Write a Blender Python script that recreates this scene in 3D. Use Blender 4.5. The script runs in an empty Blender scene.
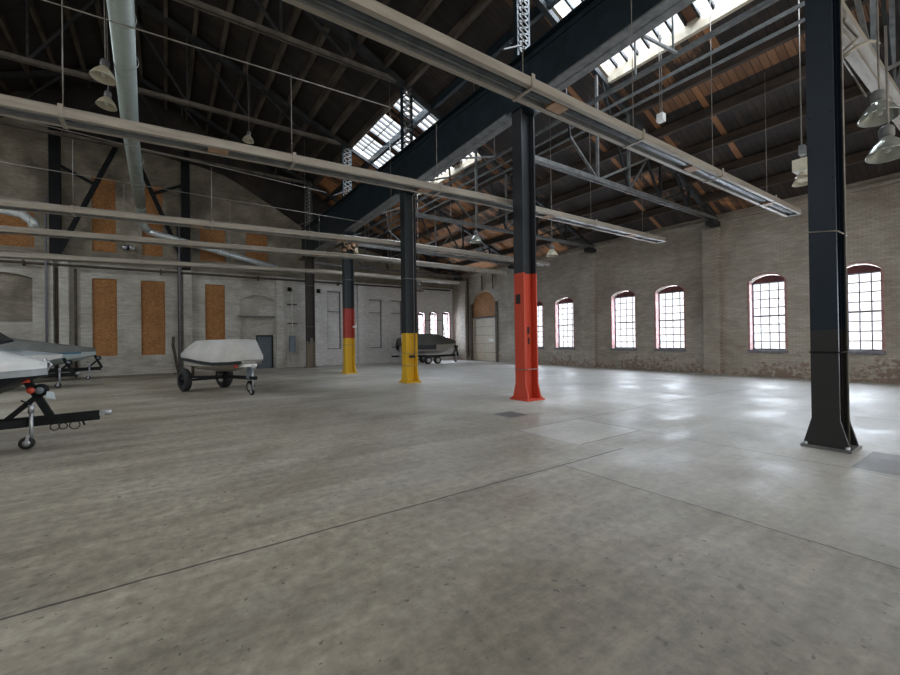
import bpy, bmesh, math, random
from mathutils import Vector, Matrix
random.seed(7)
SC = bpy.context.scene
COL = SC.collection
R_ = math.radians
# ------------------------------------------------------------------ camera
cam = bpy.data.objects.new('camera', bpy.data.cameras.new('camera'))
COL.objects.link(cam)
cam.data.sensor_width = 36.0
cam.data.lens = 412.75 / 900 * 36.0
cam.data.clip_end = 300
yaw, pit, rol = R_(34.53), R_(0.27), R_(-0.80)
F = Vector((math.sin(yaw) * math.cos(pit), math.cos(yaw) * math.cos(pit), math.sin(pit)))
R0 = Vector((math.cos(yaw), -math.sin(yaw), 0)); U0 = R0.cross(F)
RR = R0 * math.cos(rol) + U0 * math.sin(rol); UU = -R0 * math.sin(rol) + U0 * math.cos(rol)
m = Matrix((RR, UU, -F)).transposed().to_4x4(); m.translation = (0, 0, 1.6)
cam.matrix_world = m
SC.camera = cam
# ------------------------------------------------------------------ world, light, exposure
W = bpy.data.worlds.new('overcast_sky'); SC.world = W; W.use_nodes = True
bgn = W.node_tree.nodes['Background']
bgn.inputs[0].default_value = (1.0, 0.965, 0.90, 1); bgn.inputs[1].default_value = .72
SC.view_settings.view_transform = 'Standard'
SC.view_settings.look = 'None'
SC.view_settings.exposure = 1.28
SC.view_settings.gamma = 1.0
SC.view_settings.use_curve_mapping = False
def daylight(name, loc, rot, sx, sy, power, col=(0.86, 0.93, 1.0)):
    l = bpy.data.lights.new(name, 'AREA'); l.shape = 'RECTANGLE'; l.size = sx; l.size_y = sy
    l.energy = power; l.color = col
    o = bpy.data.objects.new(name, l); COL.objects.link(o); o.location = loc; o.rotation_euler = rot
    return o
WR = [(-5.0, -3.8), (-2.7, -1.5), (-0.5, 0.7), (3.03, 4.18), (5.54, 6.69), (9.15, 10.46), (11.46, 12.78), (15.18, 16.5), (17.45, 18.75)]  # first three windows are out of view, added to light the foreground
for a, b in WR:
    daylight('window_daylight', (19.75, (a + b) / 2, 2.5), (0, R_(90), 0), 2.9, b - a + .3, 115)
for a, b in ((15.68, 16.3), (16.75, 17.39), (17.95, 18.6)):
    daylight('window_daylight', ((a + b) / 2, 27.95, 2.5), (R_(-90), 0, 0), b - a + .2, 2.7, 170)
RS = 0.429
def zr(x): return 14.75 - RS * x if x >= -1.5 else 14.75 + RS * (x + 3.0)
for y0, y1 in ((2.0, 7.7), (14.1, 19.8)):
    daylight('skylight_and_added_daylight', (9.75, (y0 + y1) / 2, zr(9.75) + .55), (0, math.atan(RS), 0), 4.2, y1 - y0, 600)
    daylight('skylight_and_added_daylight', (-12.4, (y0 + y1) / 2, zr(-12.4) + .5), (0, -math.atan(RS), 0), 2.8, y1 - y0, 480)  # unseen left-slope skylight, added to throw light deep inside

# ------------------------------------------------------------------ node helpers
def newmat(name):
    mt = bpy.data.materials.new(name); mt.use_nodes = True
    nt = mt.node_tree; b = nt.nodes['Principled BSDF']
    return mt, nt, b
def N(nt, typ, **kw):
    n = nt.nodes.new(typ)
    for k, v in kw.items():
        if k.startswith('i_'):
            key = k[2:]; key = int(key) if key.isdigit() else key
            n.inputs[key].default_value = v
        else: setattr(n, k, v)
    return n
def pos(nt, scale=(1, 1, 1), obj=False):
    if obj:
        g = N(nt, 'ShaderNodeTexCoord'); src = g.outputs['Object']
    else:
        g = N(nt, 'ShaderNodeNewGeometry'); src = g.outputs['Position']
    mp = N(nt, 'ShaderNodeMapping'); mp.inputs['Scale'].default_value = scale
    nt.links.new(src, mp.inputs[0]); return mp.outputs[0]
def noise(nt, vec, scale, detail=5, rough=.6, dist=0):
    n = N(nt, 'ShaderNodeTexNoise'); n.inputs['Scale'].default_value = scale
    n.inputs['Detail'].default_value = detail; n.inputs['Roughness'].default_value = rough
    n.inputs['Distortion'].default_value = dist
    nt.links.new(vec, n.inputs['Vector']); return n.outputs['Fac']
def ramp(nt, fac, stops, interp='LINEAR'):
    r = N(nt, 'ShaderNodeValToRGB'); cr = r.color_ramp; cr.interpolation = interp
    while len(cr.elements) < len(stops): cr.elements.new(.5)
    for e, (p, c) in zip(cr.elements, stops):
        e.position = p; e.color = (c, c, c, 1) if isinstance(c, (int, float)) else (*c, 1)
    nt.links.new(fac, r.inputs[0]); return r.outputs[0]
def mix(nt, fac, a, b, mode='MIX'):
    mx = N(nt, 'ShaderNodeMix', data_type='RGBA', blend_type=mode)
    for s, v in ((0, fac), (6, a), (7, b)):
        if isinstance(v, bpy.types.NodeSocket): nt.links.new(v, mx.inputs[s])
        else: mx.inputs[s].default_value = v if s == 0 else (*v, 1)
    return mx.outputs[2]
def mth(nt, op, a, b=0.0, c=None):
    n = N(nt, 'ShaderNodeMath', operation=op)
    for i, v in enumerate((a, b) if c is None else (a, b, c)):
        if isinstance(v, bpy.types.NodeSocket): nt.links.new(v, n.inputs[i])
        else: n.inputs[i].default_value = v
    return n.outputs[0]
def bump(nt, b, h, strength=.3, dist=.02):
    n = N(nt, 'ShaderNodeBump'); n.inputs['Strength'].default_value = strength; n.inputs['Distance'].default_value = dist
    nt.links.new(h, n.inputs['Height']); nt.links.new(n.outputs[0], b.inputs['Normal'])
def xyz(nt):
    g = N(nt, 'ShaderNodeNewGeometry'); s = N(nt, 'ShaderNodeSeparateXYZ')
    nt.links.new(g.outputs['Position'], s.inputs[0]); return s.outputs
def simple(name, c1, c2=None, rough=.6, metal=0, sc=6, stretch=(1, 1, 1), bmp=0, lo=.35, hi=.65):
    mt, nt, b = newmat(name)
    c2 = c2 or tuple(x * .7 for x in c1)
    v = pos(nt, stretch); f = noise(nt, v, sc)
    nt.links.new(ramp(nt, f, [(lo, c2), (hi, c1)]), b.inputs['Base Color'])
    b.inputs['Roughness'].default_value = rough; b.inputs['Metallic'].default_value = metal
    if bmp: bump(nt, b, f, bmp, .01)
    return mt
M = {}
# concrete floor with joints, patches and stains
def mk_floor():
    mt, nt, b = newmat('worn_concrete')
    v = pos(nt); s = xyz(nt); X, Y = s[0], s[1]
    big = noise(nt, v, .22, 4, .55, .6)
    streak = noise(nt, pos(nt, (.28, 2.2, 1)), 1.0, 6, .6, .5)
    fine = noise(nt, v, 9, 8, .7)
    spot = noise(nt, v, 5.5, 2, .5)
    col = ramp(nt, big, [(.3, (.175, .152, .112)), (.5, (.262, .236, .184)), (.7, (.38, .352, .292))])
    col = mix(nt, .7, col, ramp(nt, streak, [(.32, .38), (.5, .54), (.68, .72)]), 'OVERLAY')
    col = mix(nt, .6, col, ramp(nt, fine, [(.3, .22), (.7, .78)]), 'OVERLAY')
    scr = noise(nt, pos(nt, (.5, 9, 1)), 1.4, 6, .75, .3)
    col = mix(nt, .22, col, ramp(nt, scr, [(.35, .3), (.65, .7)]), 'OVERLAY')
    # dark pits and stains
    pit = mth(nt, 'MAXIMUM', ramp(nt, spot, [(.73, 0.0), (.77, 1.0)]), ramp(nt, noise(nt, v, 17, 2, .5), [(.68, 0.0), (.71, 1.0)]))
    col = mix(nt, mth(nt, 'MULTIPLY', pit, .7), col, (.07, .06, .05))
    st = ramp(nt, noise(nt, v, 1.6, 3, .5, 1.0), [(.66, 0.0), (.76, 1.0)])
    col = mix(nt, mth(nt, 'MULTIPLY', st, .35), col, (.09, .08, .065))
    # slabs: lighter, bluish grey trowelled slab right of the joint at X 4.1
    wob = mth(nt, 'MULTIPLY', mth(nt, 'SUBTRACT', noise(nt, v, 2.5, 3), .5), .05)
    def step(val, edge, w=.05):
        return mth(nt, 'SMOOTH_MIN', 1.0, mth(nt, 'MAXIMUM', 0.0, mth(nt, 'DIVIDE', mth(nt, 'SUBTRACT', val, edge), w)), .01)
    def rect(x0, x1, y0, y1, w=.04):
        xx = mth(nt, 'ADD', X, wob); yy = mth(nt, 'ADD', Y, wob)
        a = mth(nt, 'MULTIPLY', mth(nt, 'GREATER_THAN', xx, x0), mth(nt, 'LESS_THAN', xx, x1))
        c = mth(nt, 'MULTIPLY', mth(nt, 'GREATER_THAN', yy, y0), mth(nt, 'LESS_THAN', yy, y1))
        return mth(nt, 'MULTIPLY', a, c)
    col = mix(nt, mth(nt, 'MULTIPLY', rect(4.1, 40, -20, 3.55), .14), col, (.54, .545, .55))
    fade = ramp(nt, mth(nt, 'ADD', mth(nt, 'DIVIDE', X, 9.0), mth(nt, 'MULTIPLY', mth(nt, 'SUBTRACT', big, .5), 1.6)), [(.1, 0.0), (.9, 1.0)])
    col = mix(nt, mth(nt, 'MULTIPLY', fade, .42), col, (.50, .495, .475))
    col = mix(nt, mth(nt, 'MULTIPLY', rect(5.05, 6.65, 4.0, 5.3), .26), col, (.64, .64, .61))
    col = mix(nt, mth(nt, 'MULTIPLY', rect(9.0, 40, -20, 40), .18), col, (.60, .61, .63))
    # drain and steel cover plate
    col = mix(nt, mth(nt, 'MULTIPLY', rect(5.72, 6.25, 6.2, 6.75), .8), col, (.045, .05, .055))
    col = mix(nt, mth(nt, 'MULTIPLY', rect(6.75, 7.9, -1.5, 1.38), .65), col, (.10, .10, .105))
    # joints
    def line(coord, at, w, lim, l0, l1, dark=1.0):
        d = mth(nt, 'ABSOLUTE', mth(nt, 'SUBTRACT', mth(nt, 'ADD', coord, wob), at))
        k = mth(nt, 'LESS_THAN', d, w)
        return mth(nt, 'MULTIPLY', k, mth(nt, 'MULTIPLY', mth(nt, 'GREATER_THAN', lim, l0), mth(nt, 'MULTIPLY', mth(nt, 'LESS_THAN', lim, l1), dark)))
    ls = [line(Y, 3.5, .013, X, -30, 5.4), line(X, 4.1, .010, Y, -20, 3.5, .8), line(Y, 5.3, .014, X, 5.0, 14, .7),
          line(Y, 4.0, .012, X, 5.1, 6.7, .9), line(X, 6.68, .012, Y, -20, 5.3, .6), line(X, 5.05, .01, Y, 4.0, 5.3, .4),
          line(Y, 9.9, .014, X, -30, 4.2, .5), line(X, 11.0, .016, Y, -20, 8.0, .7), line(Y, 8.2, .018, X, 8.5, 19, .6),
          line(Y, 14.2, .02, X, -4, 18, .5), line(X, 14.6, .02, Y, -20, 26, .5), line(Y, 6.9, .02, X, 12, 19, .5)]
    j = ls[0]
    for l in ls[1:]: j = mth(nt, 'MAXIMUM', j, l)
    col = mix(nt, mth(nt, 'MULTIPLY', j, .8), col, (.035, .03, .025))
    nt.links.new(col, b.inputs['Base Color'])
    rg = ramp(nt, noise(nt, v, .8, 6, .65, .4), [(.3, .36), (.52, .55), (.72, .74)])
    nt.links.new(rg, b.inputs['Roughness'])
    b.inputs['Specular IOR Level'].default_value = .5
    h = mth(nt, 'SUBTRACT', mth(nt, 'ADD', mth(nt, 'MULTIPLY', fine, .25), mth(nt, 'MULTIPLY', streak, .25)), j)
    bump(nt, b, h, .45, .015)
    return mt
M['floor'] = mk_floor()
def mk_brick(name, axis, base, dark, light, red_z, red_amt, white=False, soot=0.0):
    mt, nt, b = newmat(name)
    s = xyz(nt); cmb = N(nt, 'ShaderNodeCombineXYZ')
    nt.links.new(s[1] if axis == 'x' else s[0], cmb.inputs[0]); nt.links.new(s[2], cmb.inputs[1])
    bt = N(nt, 'ShaderNodeTexBrick'); nt.links.new(cmb.outputs[0], bt.inputs['Vector'])
    bt.inputs['Scale'].default_value = 1.0; bt.inputs['Brick Width'].default_value = .21; bt.inputs['Row Height'].default_value = .07
    bt.inputs['Mortar Size'].default_value = .007; bt.inputs['Mortar Smooth'].default_value = .3
    bt.inputs['Color1'].default_value = (1, 1, 1, 1); bt.inputs['Color2'].default_value = (.78, .78, .78, 1); bt.inputs['Mortar'].default_value = (.64, .64, .64, 1)
    v = pos(nt); vs = pos(nt, (1, 1, 3.5) )
    n1 = noise(nt, v, .55, 5, .6, .5); n2 = noise(nt, pos(nt, (1, 1, 7)), 1.1, 7, .75, .4); n3 = noise(nt, v, 6.5, 5, .7)
    col = ramp(nt, n1, [(.3, dark), (.5, base), (.7, light)])
    col = mix(nt, .55, col, ramp(nt, n2, [(.32, .34), (.68, .66)]), 'OVERLAY')
    col = mix(nt, .9, col, bt.outputs['Color'], 'MULTIPLY')
    # bare red brick where the paint has gone
    zf = mth(nt, 'SUBTRACT', 1.0, mth(nt, 'DIVIDE', s[2], red_z))
    mk = mth(nt, 'ADD', mth(nt, 'MULTIPLY', zf, red_amt), mth(nt, 'ADD', mth(nt, 'MULTIPLY', n3, .8), mth(nt, 'MULTIPLY', n1, .6)))
    red = ramp(nt, mk, [(.93, 0.0), (1.0, 1.0)])
    rc = mix(nt, n3, (.17, .095, .065), (.28, .18, .125))
    rc = mix(nt, .8, rc, bt.outputs['Color'], 'MULTIPLY')
    col = mix(nt, mth(nt, 'MULTIPLY', red, .75), col, rc)
    
    if white:  # whiter toward high X: window light painted over the whitewash
        fw = mth(nt, 'ADD', mth(nt, 'DIVIDE', mth(nt, 'SUBTRACT', s[0], 2.0), 9.0), mth(nt, 'MULTIPLY', mth(nt, 'SUBTRACT', n1, .5), .9))
        fw = ramp(nt, fw, [(.1, 0.0), (.9, 1.0)])
        lit_white = mix(nt, n2, (.66, .66, .66), (.88, .88, .88)); lit_white = mix(nt, .9, lit_white, bt.outputs['Color'], 'MULTIPLY')
        col = mix(nt, mth(nt, 'MULTIPLY', fw, .85), col, lit_white)
    if soot:
        f = mth(nt, 'MULTIPLY', ramp(nt, noise(nt, v, .35, 4, .6, 1), [(.38, 1.0), (.62, 0.0)]), soot)
        col = mix(nt, f, col, (.05, .045, .035))
    nt.links.new(col, b.inputs['Base Color']); b.inputs['Roughness'].default_value = .72
    h = mth(nt, 'ADD', bt.outputs['Fac'], mth(nt, 'MULTIPLY', n3, -.6))
    n = N(nt, 'ShaderNodeBump', invert=True); n.inputs['Strength'].default_value = .5; n.inputs['Distance'].default_value = .02
    nt.links.new(h, n.inputs['Height']); nt.links.new(n.outputs[0], b.inputs['Normal'])
    return mt
M['brick_r'] = mk_brick('painted_brick_right', 'x', (.45, .405, .34), (.34, .30, .24), (.54, .50, .435), 1.5, .30)
M['brick_f'] = mk_brick('whitewashed_brick_far_lit', 'y', (.52, .495, .435), (.38, .355, .295), (.66, .645, .60), 1.0, .12, white=True)
M['brick_fu'] = mk_brick('sooty_brick_gable', 'y', (.36, .32, .25), (.17, .145, .11), (.52, .475, .39), 1.0, .0, soot=.4)
M['white_brick'] = mk_brick('fresh_white_brick', 'y', (.66, .67, .69), (.50, .50, .50), (.78, .79, .81), 1.0, .02)
M['jamb'] = simple('pink_painted_jamb', (.50, .33, .32), (.36, .17, .16), .7)
M['archred'] = simple('red_brown_arch_board', (.16, .05, .055), (.09, .035, .04), .7)
def mk_planks(name, c_dark, c_mid, c_lit, lo, hi):
    mt, nt, b = newmat(name)
    s = xyz(nt)
    fr = mth(nt, 'FRACT', mth(nt, 'DIVIDE', s[1], .19)); gap = mth(nt, 'LESS_THAN', fr, .09)
    cell = mth(nt, 'FLOOR', mth(nt, 'DIVIDE', s[1], .19)); cellx = mth(nt, 'FLOOR', mth(nt, 'DIVIDE', mth(nt, 'ADD', s[0], mth(nt, 'MULTIPLY', cell, 1.37)), 3.7))
    c = N(nt, 'ShaderNodeCombineXYZ'); nt.links.new(cell, c.inputs[0]); nt.links.new(cellx, c.inputs[1])
    wn = N(nt, 'ShaderNodeTexWhiteNoise'); nt.links.new(c.outputs[0], wn.inputs['Vector'])
    v = pos(nt); soot = noise(nt, v, .32, 6, .66, .8); g = noise(nt, pos(nt, (1.2, 9, 1)), 2.0, 5, .7)
    f = mth(nt, 'ADD', soot, mth(nt, 'MULTIPLY', mth(nt, 'SUBTRACT', wn.outputs['Value'], .5), .16))
    col = ramp(nt, f, [(lo, c_dark), ((lo + hi) / 2, c_mid), (hi, c_lit)])
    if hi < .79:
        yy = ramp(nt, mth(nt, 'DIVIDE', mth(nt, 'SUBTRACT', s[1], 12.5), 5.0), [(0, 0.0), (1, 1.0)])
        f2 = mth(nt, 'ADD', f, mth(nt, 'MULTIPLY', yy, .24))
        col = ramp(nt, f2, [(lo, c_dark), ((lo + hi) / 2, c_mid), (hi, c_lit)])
        band = mth(nt, 'MULTIPLY', mth(nt, 'MULTIPLY', mth(nt, 'GREATER_THAN', s[0], 12.86), mth(nt, 'LESS_THAN', s[0], 13.62)), mth(nt, 'LESS_THAN', s[1], 7.3))  # orange strip: lit boards below the purlin, painted into the wood colour
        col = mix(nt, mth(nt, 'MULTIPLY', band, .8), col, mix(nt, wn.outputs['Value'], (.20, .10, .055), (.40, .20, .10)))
    if hi < .79: col = mix(nt, mth(nt, 'MULTIPLY', mth(nt, 'GREATER_THAN', wn.outputs['Value'], .965), .8), col, (.42, .20, .09))
    col = mix(nt, .7, col, ramp(nt, g, [(.3, .33), (.7, .67)]), 'OVERLAY')
    col = mix(nt, mth(nt, 'MULTIPLY', gap, .85), col, (.006, .005, .004))
    nt.links.new(col, b.inputs['Base Color']); b.inputs['Roughness'].default_value = .72
    bump(nt, b, g, .2, .01)
    return mt
M['plank_dark'] = mk_planks('sooty_roof_boards', (.016, .014, .013), (.036, .029, .026), (.08, .055, .04), .35, .8)
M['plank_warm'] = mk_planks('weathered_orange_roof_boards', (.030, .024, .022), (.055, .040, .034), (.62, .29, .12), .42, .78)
M['purlin'] = simple('dusty_timber', (.10, .075, .055), (.035, .027, .02), .85, sc=2.5, stretch=(1, .3, 1), lo=.4, hi=.62)
M['purlin_r'] = simple('dark_brown_timber', (.085, .06, .045), (.03, .023, .02), .85, sc=2.5, stretch=(1, .3, 1))
M['steel'] = simple('blue_black_steel', (.012, .026, .036), (.007, .013, .019), .42, .1, 3)
M['steel_lt'] = simple('grey_steel', (.20, .205, .20), (.11, .115, .115), .55, .3, 5)
M['truss'] = simple('sooty_truss_steel', (.045, .048, .05), (.02, .022, .025), .6, .3, 3)
M['truss_lt'] = simple('dusty_truss_steel', (.19, .165, .14), (.09, .08, .07), .6, .2, 2)
M['cream'] = simple('dusty_cream_enamel', (.36, .325, .27), (.25, .22, .18), .5, .1, 3, stretch=(.4, 3, 3))
M['refl'] = simple('grey_reflector_metal', (.46, .47, .46), (.30, .31, .31), .4, .3, 4)
M['tube'] = simple('dark_heater_tube', (.12, .14, .16), (.07, .08, .09), .4, .4, 4)
M['tan'] = simple('tan_coupling', (.42, .26, .15), (.30, .17, .09), .6)
M['galv'] = simple('galvanised_sheet', (.44, .50, .48), (.33, .39, .37), .42, .35, 3, stretch=(1, 14, 1), bmp=.1)
M['silver'] = simple('bright_duct_metal', (.72, .76, .77), (.55, .6, .62), .3, .4, 6)
M['wire'] = simple('grey_wire', (.27, .25, .22), (.17, .155, .135), .5, .3)
def mk_osb():
    mt, nt, b = newmat('strand_board')
    v = pos(nt); vo = N(nt, 'ShaderNodeTexVoronoi'); vo.inputs['Scale'].default_value = 16
    nt.links.new(pos(nt, (1, 1, 2.2)), vo.inputs['Vector'])
    sx = N(nt, 'ShaderNodeSeparateColor'); nt.links.new(vo.outputs['Color'], sx.inputs[0])
    col = ramp(nt, sx.outputs[0], [(0, (.24, .10, .032)), (.5, (.34, .155, .05)), (1, (.44, .22, .085))])
    col = mix(nt, .6, col, ramp(nt, noise(nt, v, 1.1, 4), [(.3, .38), (.7, .6)]), 'OVERLAY')
    nt.links.new(col, b.inputs['Base Color']); b.inputs['Roughness'].default_value = .8
    return mt
M['osb'] = mk_osb()
def mk_glass():
    mt, nt, b = newmat('clear_pane')
    tr = N(nt, 'ShaderNodeBsdfTransparent'); tr.inputs[0].default_value = (.95, .97, 1, 1)
    gl = N(nt, 'ShaderNodeBsdfGlossy'); gl.inputs['Roughness'].default_value = .05
    ms = N(nt, 'ShaderNodeMixShader'); ms.inputs[0].default_value = .06
    nt.links.new(tr.outputs[0], ms.inputs[1]); nt.links.new(gl.outputs[0], ms.inputs[2])
    nt.links.new(ms.outputs[0], nt.nodes['Material Output'].inputs[0]); return mt
M['glass'] = mk_glass()
M['brownpane'] = simple('rusty_brown_pane', (.26, .12, .07), (.16, .08, .05), .7)
M['muntin'] = simple('grey_window_bar', (.22, .22, .25), (.15, .15, .18), .6)
M['creamwood'] = simple('cream_painted_timber', (.62, .56, .44), (.45, .38, .28), .6, sc=3)
M['white'] = simple('white_enamel', (.75, .75, .72), (.6, .6, .57), .4)
M['door_cream'] = simple('cream_door_panel', (.50, .45, .34), (.40, .35, .26), .6)
M['door_blue'] = simple('slate_blue_door', (.10, .13, .16), (.075, .095, .12), .5)
M['boxblue'] = simple('blue_grey_box', (.17, .21, .25), (.13, .16, .2), .5)
M['rubber'] = simple('black_rubber', (.022, .022, .024), (.014, .014, .015), .8)
M['black'] = simple('black_painted_steel', (.010, .012, .015), (.006, .007, .008), .6)
M['black'].node_tree.nodes['Principled BSDF'].inputs['Specular IOR Level'].default_value = .2
M['hub'] = simple('pale_wheel_rim', (.55, .54, .5), (.35, .34, .32), .4, .5)
M['zinc'] = simple('zinc_plated_steel', (.55, .58, .62), (.38, .4, .44), .35, .7)
M['boatwhite'] = simple('glossy_white_gelcoat', (.78, .80, .80), (.70, .72, .72), .25)
M['boatgrey'] = simple('pale_grey_gelcoat', (.36, .40, .42), (.31, .34, .36), .3)
M['boatdark'] = simple('dark_navy_hull', (.02, .026, .034), (.014, .018, .024), .3)
M['boataqua'] = simple('aqua_white_hull', (.42, .55, .58), (.5, .55, .53), .35, sc=1.5)
M['boatblue'] = simple('bright_blue_stripe', (.04, .22, .36), (.03, .16, .28), .35)
M['coverlt'] = simple('pale_grey_canvas', (.54, .53, .51), (.45, .44, .42), .7, sc=2, bmp=.2)
M['covergr'] = simple('grey_green_canvas', (.20, .21, .195), (.15, .16, .15), .8, sc=2, bmp=.2)
M['coverdk'] = simple('dark_grey_canvas', (.10, .10, .095), (.07, .07, .066), .8, sc=2, bmp=.2)
M['hulltan'] = simple('taupe_hull', (.40, .38, .34), (.33, .31, .28), .4)
M['redlens'] = simple('red_lens', (.55, .06, .03), (.4, .04, .02), .3)
M['ltblue'] = simple('pale_blue_card', (.55, .68, .75), (.5, .6, .68), .5)
M['rust'] = simple('rusty_brown_steel', (.10, .075, .055), (.05, .04, .032), .8)
M['patchdark'] = simple('dark_scuff', (.03, .02, .02), (.02, .015, .015), .8)
M['lampglass'] = simple('clear_ribbed_reflector', (.50, .52, .47), (.36, .38, .34), .15, .55)
M['lampcream'] = simple('ivory_reflector', (.55, .50, .38), (.42, .38, .28), .35)
def mk_bands(name, bands, bottom_c):
    # bands: list of (z_start, colour) painted coats on the column, hard edge
    mt, nt, b = newmat(name); s = xyz(nt); v = pos(nt)
    n = noise(nt, v, 14, 4, .7); zz = mth(nt, 'ADD', s[2], mth(nt, 'MULTIPLY', mth(nt, 'SUBTRACT', n, .5), .05))
    col = mix(nt, n, bottom_c, tuple(c * .8 for c in bottom_c))
    for z0, c in bands:
        n2 = noise(nt, v, 4, 4, .6)
        col = mix(nt, mth(nt, 'GREATER_THAN', zz, z0), col, ramp(nt, n2, [(.3, tuple(x * .75 for x in c)), (.7, c)]))
    chip = ramp(nt, noise(nt, v, 9, 5, .7), [(.69, 0.0), (.72, 1.0)])
    chip = mth(nt, 'MULTIPLY', chip, mth(nt, 'LESS_THAN', s[2], 2.2))
    col = mix(nt, mth(nt, 'MULTIPLY', chip, .7), col, (.05, .03, .025))
    nt.links.new(col, b.inputs['Base Color']); b.inputs['Roughness'].default_value = .5; b.inputs['Specular IOR Level'].default_value = .3
    return mt
BK = (.020, .026, .032); GB = (.055, .07, .08)
M['col0'] = mk_bands('column_paint_black', [(1.66, (.008, .017, .03))], (.030, .029, .029))
M['col1'] = mk_bands('column_paint_red', [(3.3, (.032, .037, .043))], (.60, .075, .040))
M['col2'] = mk_bands('column_paint_yellow', [(1.86, (.03, .038, .043))], (.74, .44, .02))
M['col3'] = mk_bands('column_paint_yellow_and_red', [(1.74, (.42, .06, .045)), (3.2, (.035, .045, .05))], (.74, .46, .03))
M['col4'] = mk_bands('column_paint_brown', [(1.6, (.045, .036, .03))], (.22, .18, .135))

# ------------------------------------------------------------------ mesh helpers
ORG = {}
class MB:
    def __init__(s): s.v = []; s.f = []; s.sm = []
    def add(s, vs, fs, smooth=False):
        o = len(s.v); s.v += [tuple(v) for v in vs]
        for f in fs: s.f.append([i + o for i in f]); s.sm.append(smooth)
        return s
    def box(s, x0, x1, y0, y1, z0, z1):
        return s.add([(x0, y0, z0), (x1, y0, z0), (x1, y1, z0), (x0, y1, z0), (x0, y0, z1), (x1, y0, z1), (x1, y1, z1), (x0, y1, z1)],
                     [(0, 3, 2, 1), (4, 5, 6, 7), (0, 1, 5, 4), (1, 2, 6, 5), (2, 3, 7, 6), (3, 0, 4, 7)])
    def beam(s, a, b, w, h, up=(0, 0, 1)):
        a, b = Vector(a), Vector(b); d = (b - a).normalized(); up = Vector(up)
        if abs(d.dot(up)) > .98: up = Vector((1, 0, 0))
        r = d.cross(up).normalized(); u = r.cross(d)
        vs = [p + r * (w / 2 * i) + u * (h / 2 * j) for p in (a, b) for i, j in ((-1, -1), (1, -1), (1, 1), (-1, 1))]
        return s.add(vs, [(0, 1, 2, 3), (7, 6, 5, 4), (0, 4, 5, 1), (1, 5, 6, 2), (2, 6, 7, 3), (3, 7, 4, 0)])
    def tube(s, pts, r, n=10, closed=True):
        pts = [Vector(p) for p in pts]; rings = []; up = None
        rs = r if isinstance(r, (list, tuple)) else [r] * len(pts)
        for i, p in enumerate(pts):
            d = ((pts[min(i + 1, len(pts) - 1)] - pts[max(i - 1, 0)])).normalized()
            if up is None:
                up = Vector((0, 0, 1)) if abs(d.z) < .9 else Vector((1, 0, 0))
            a = d.cross(up).normalized(); up = a.cross(d).normalized()
            rings.append([p + (a * math.cos(t) + up * math.sin(t)) * rs[i] for t in [2 * math.pi * k / n for k in range(n)]])
        vs = [q for rg in rings for q in rg]; fs = []
        for i in range(len(pts) - 1):
            for k in range(n):
                fs.append((i * n + k, i * n + (k + 1) % n, (i + 1) * n + (k + 1) % n, (i + 1) * n + k))
        s.add(vs, fs, True)
        if closed:
            o = len(s.v) - len(vs)
            s.f.append([o + k for k in range(n)][::-1]); s.sm.append(False)
            s.f.append([o + (len(pts) - 1) * n + k for k in range(n)]); s.sm.append(False)
        return s
    def lathe(s, prof, c=(0, 0, 0), axis=(0, 0, 1), n=20):
        c = Vector(c); ax = Vector(axis).normalized(); a = ax.orthogonal().normalized(); b = ax.cross(a)
        vs = [c + ax * z + (a * math.cos(t) + b * math.sin(t)) * r for r, z in prof for t in [2 * math.pi * k / n for k in range(n)]]
        fs = [(i * n + k, i * n + (k + 1) % n, (i + 1) * n + (k + 1) % n, (i + 1) * n + k) for i in range(len(prof) - 1) for k in range(n)]
        return s.add(vs, fs, True)
    def prism(s, poly, fn, t0, t1):
        n = len(poly); vs = [fn(u, w, t0) for u, w in poly] + [fn(u, w, t1) for u, w in poly]
        return s.add(vs, [tuple(range(n))[::-1], tuple(range(n, 2 * n))] + [(i, (i + 1) % n, n + (i + 1) % n, n + i) for i in range(n)])
    def loft(s, secs, smooth=False, cap=True, close=False):
        n = len(secs[0]); vs = [p for sc in secs for p in sc]; fs = []
        for i in range(len(secs) - 1):
            for k in range(n if close else n - 1):
                fs.append((i * n + k, i * n + (k + 1) % n, (i + 1) * n + (k + 1) % n, (i + 1) * n + k))
        if cap: fs += [tuple(range(n))[::-1], tuple(range((len(secs) - 1) * n, len(secs) * n))]
        return s.add(vs, fs, smooth)
    def build(s, name, mat, parent=None, bevel=0):
        o0 = ORG.get(parent.name, Vector((0, 0, 0))) if parent else Vector((0, 0, 0))
        me = bpy.data.meshes.new(name)
        me.from_pydata([tuple(Vector(v) - o0) for v in s.v], [], s.f)
        bm = bmesh.new(); bm.from_mesh(me); bmesh.ops.recalc_face_normals(bm, faces=bm.faces); bm.to_mesh(me); bm.free()
        for p, q in zip(me.polygons, s.sm): p.use_smooth = q
        me.materials.append(M[mat] if isinstance(mat, str) else mat)
        o = bpy.data.objects.new(name, me); COL.objects.link(o)
        if parent: o.parent = parent
        if bevel:
            b = o.modifiers.new('bevel', 'BEVEL'); b.width = bevel; b.segments = 2; b.limit_method = 'ANGLE'
        ORG[o.name] = o0.copy()
        return o
def tag(o, label=None, cat=None, group=None, kind=None):
    if label: o['label'] = label
    if cat: o['category'] = cat
    if group: o['group'] = group
    if kind: o['kind'] = kind
    return o
def root(name, loc, label=None, cat=None, group=None, kind=None, rz=0):
    o = bpy.data.objects.new(name, None); COL.objects.link(o); o.location = loc; o.rotation_euler = (0, 0, rz)
    o.empty_display_size = .2
    ORG[o.name] = Vector(loc) if not rz else Vector((0, 0, 0))
    return tag(o, label, cat, group, kind)
def st(mb, name, mat, parent=None, label=None, cat=None):
    o = mb.build(name, mat, parent)
    if not parent: o['kind'] = 'structure'; tag(o, label, cat)
    return o
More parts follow.
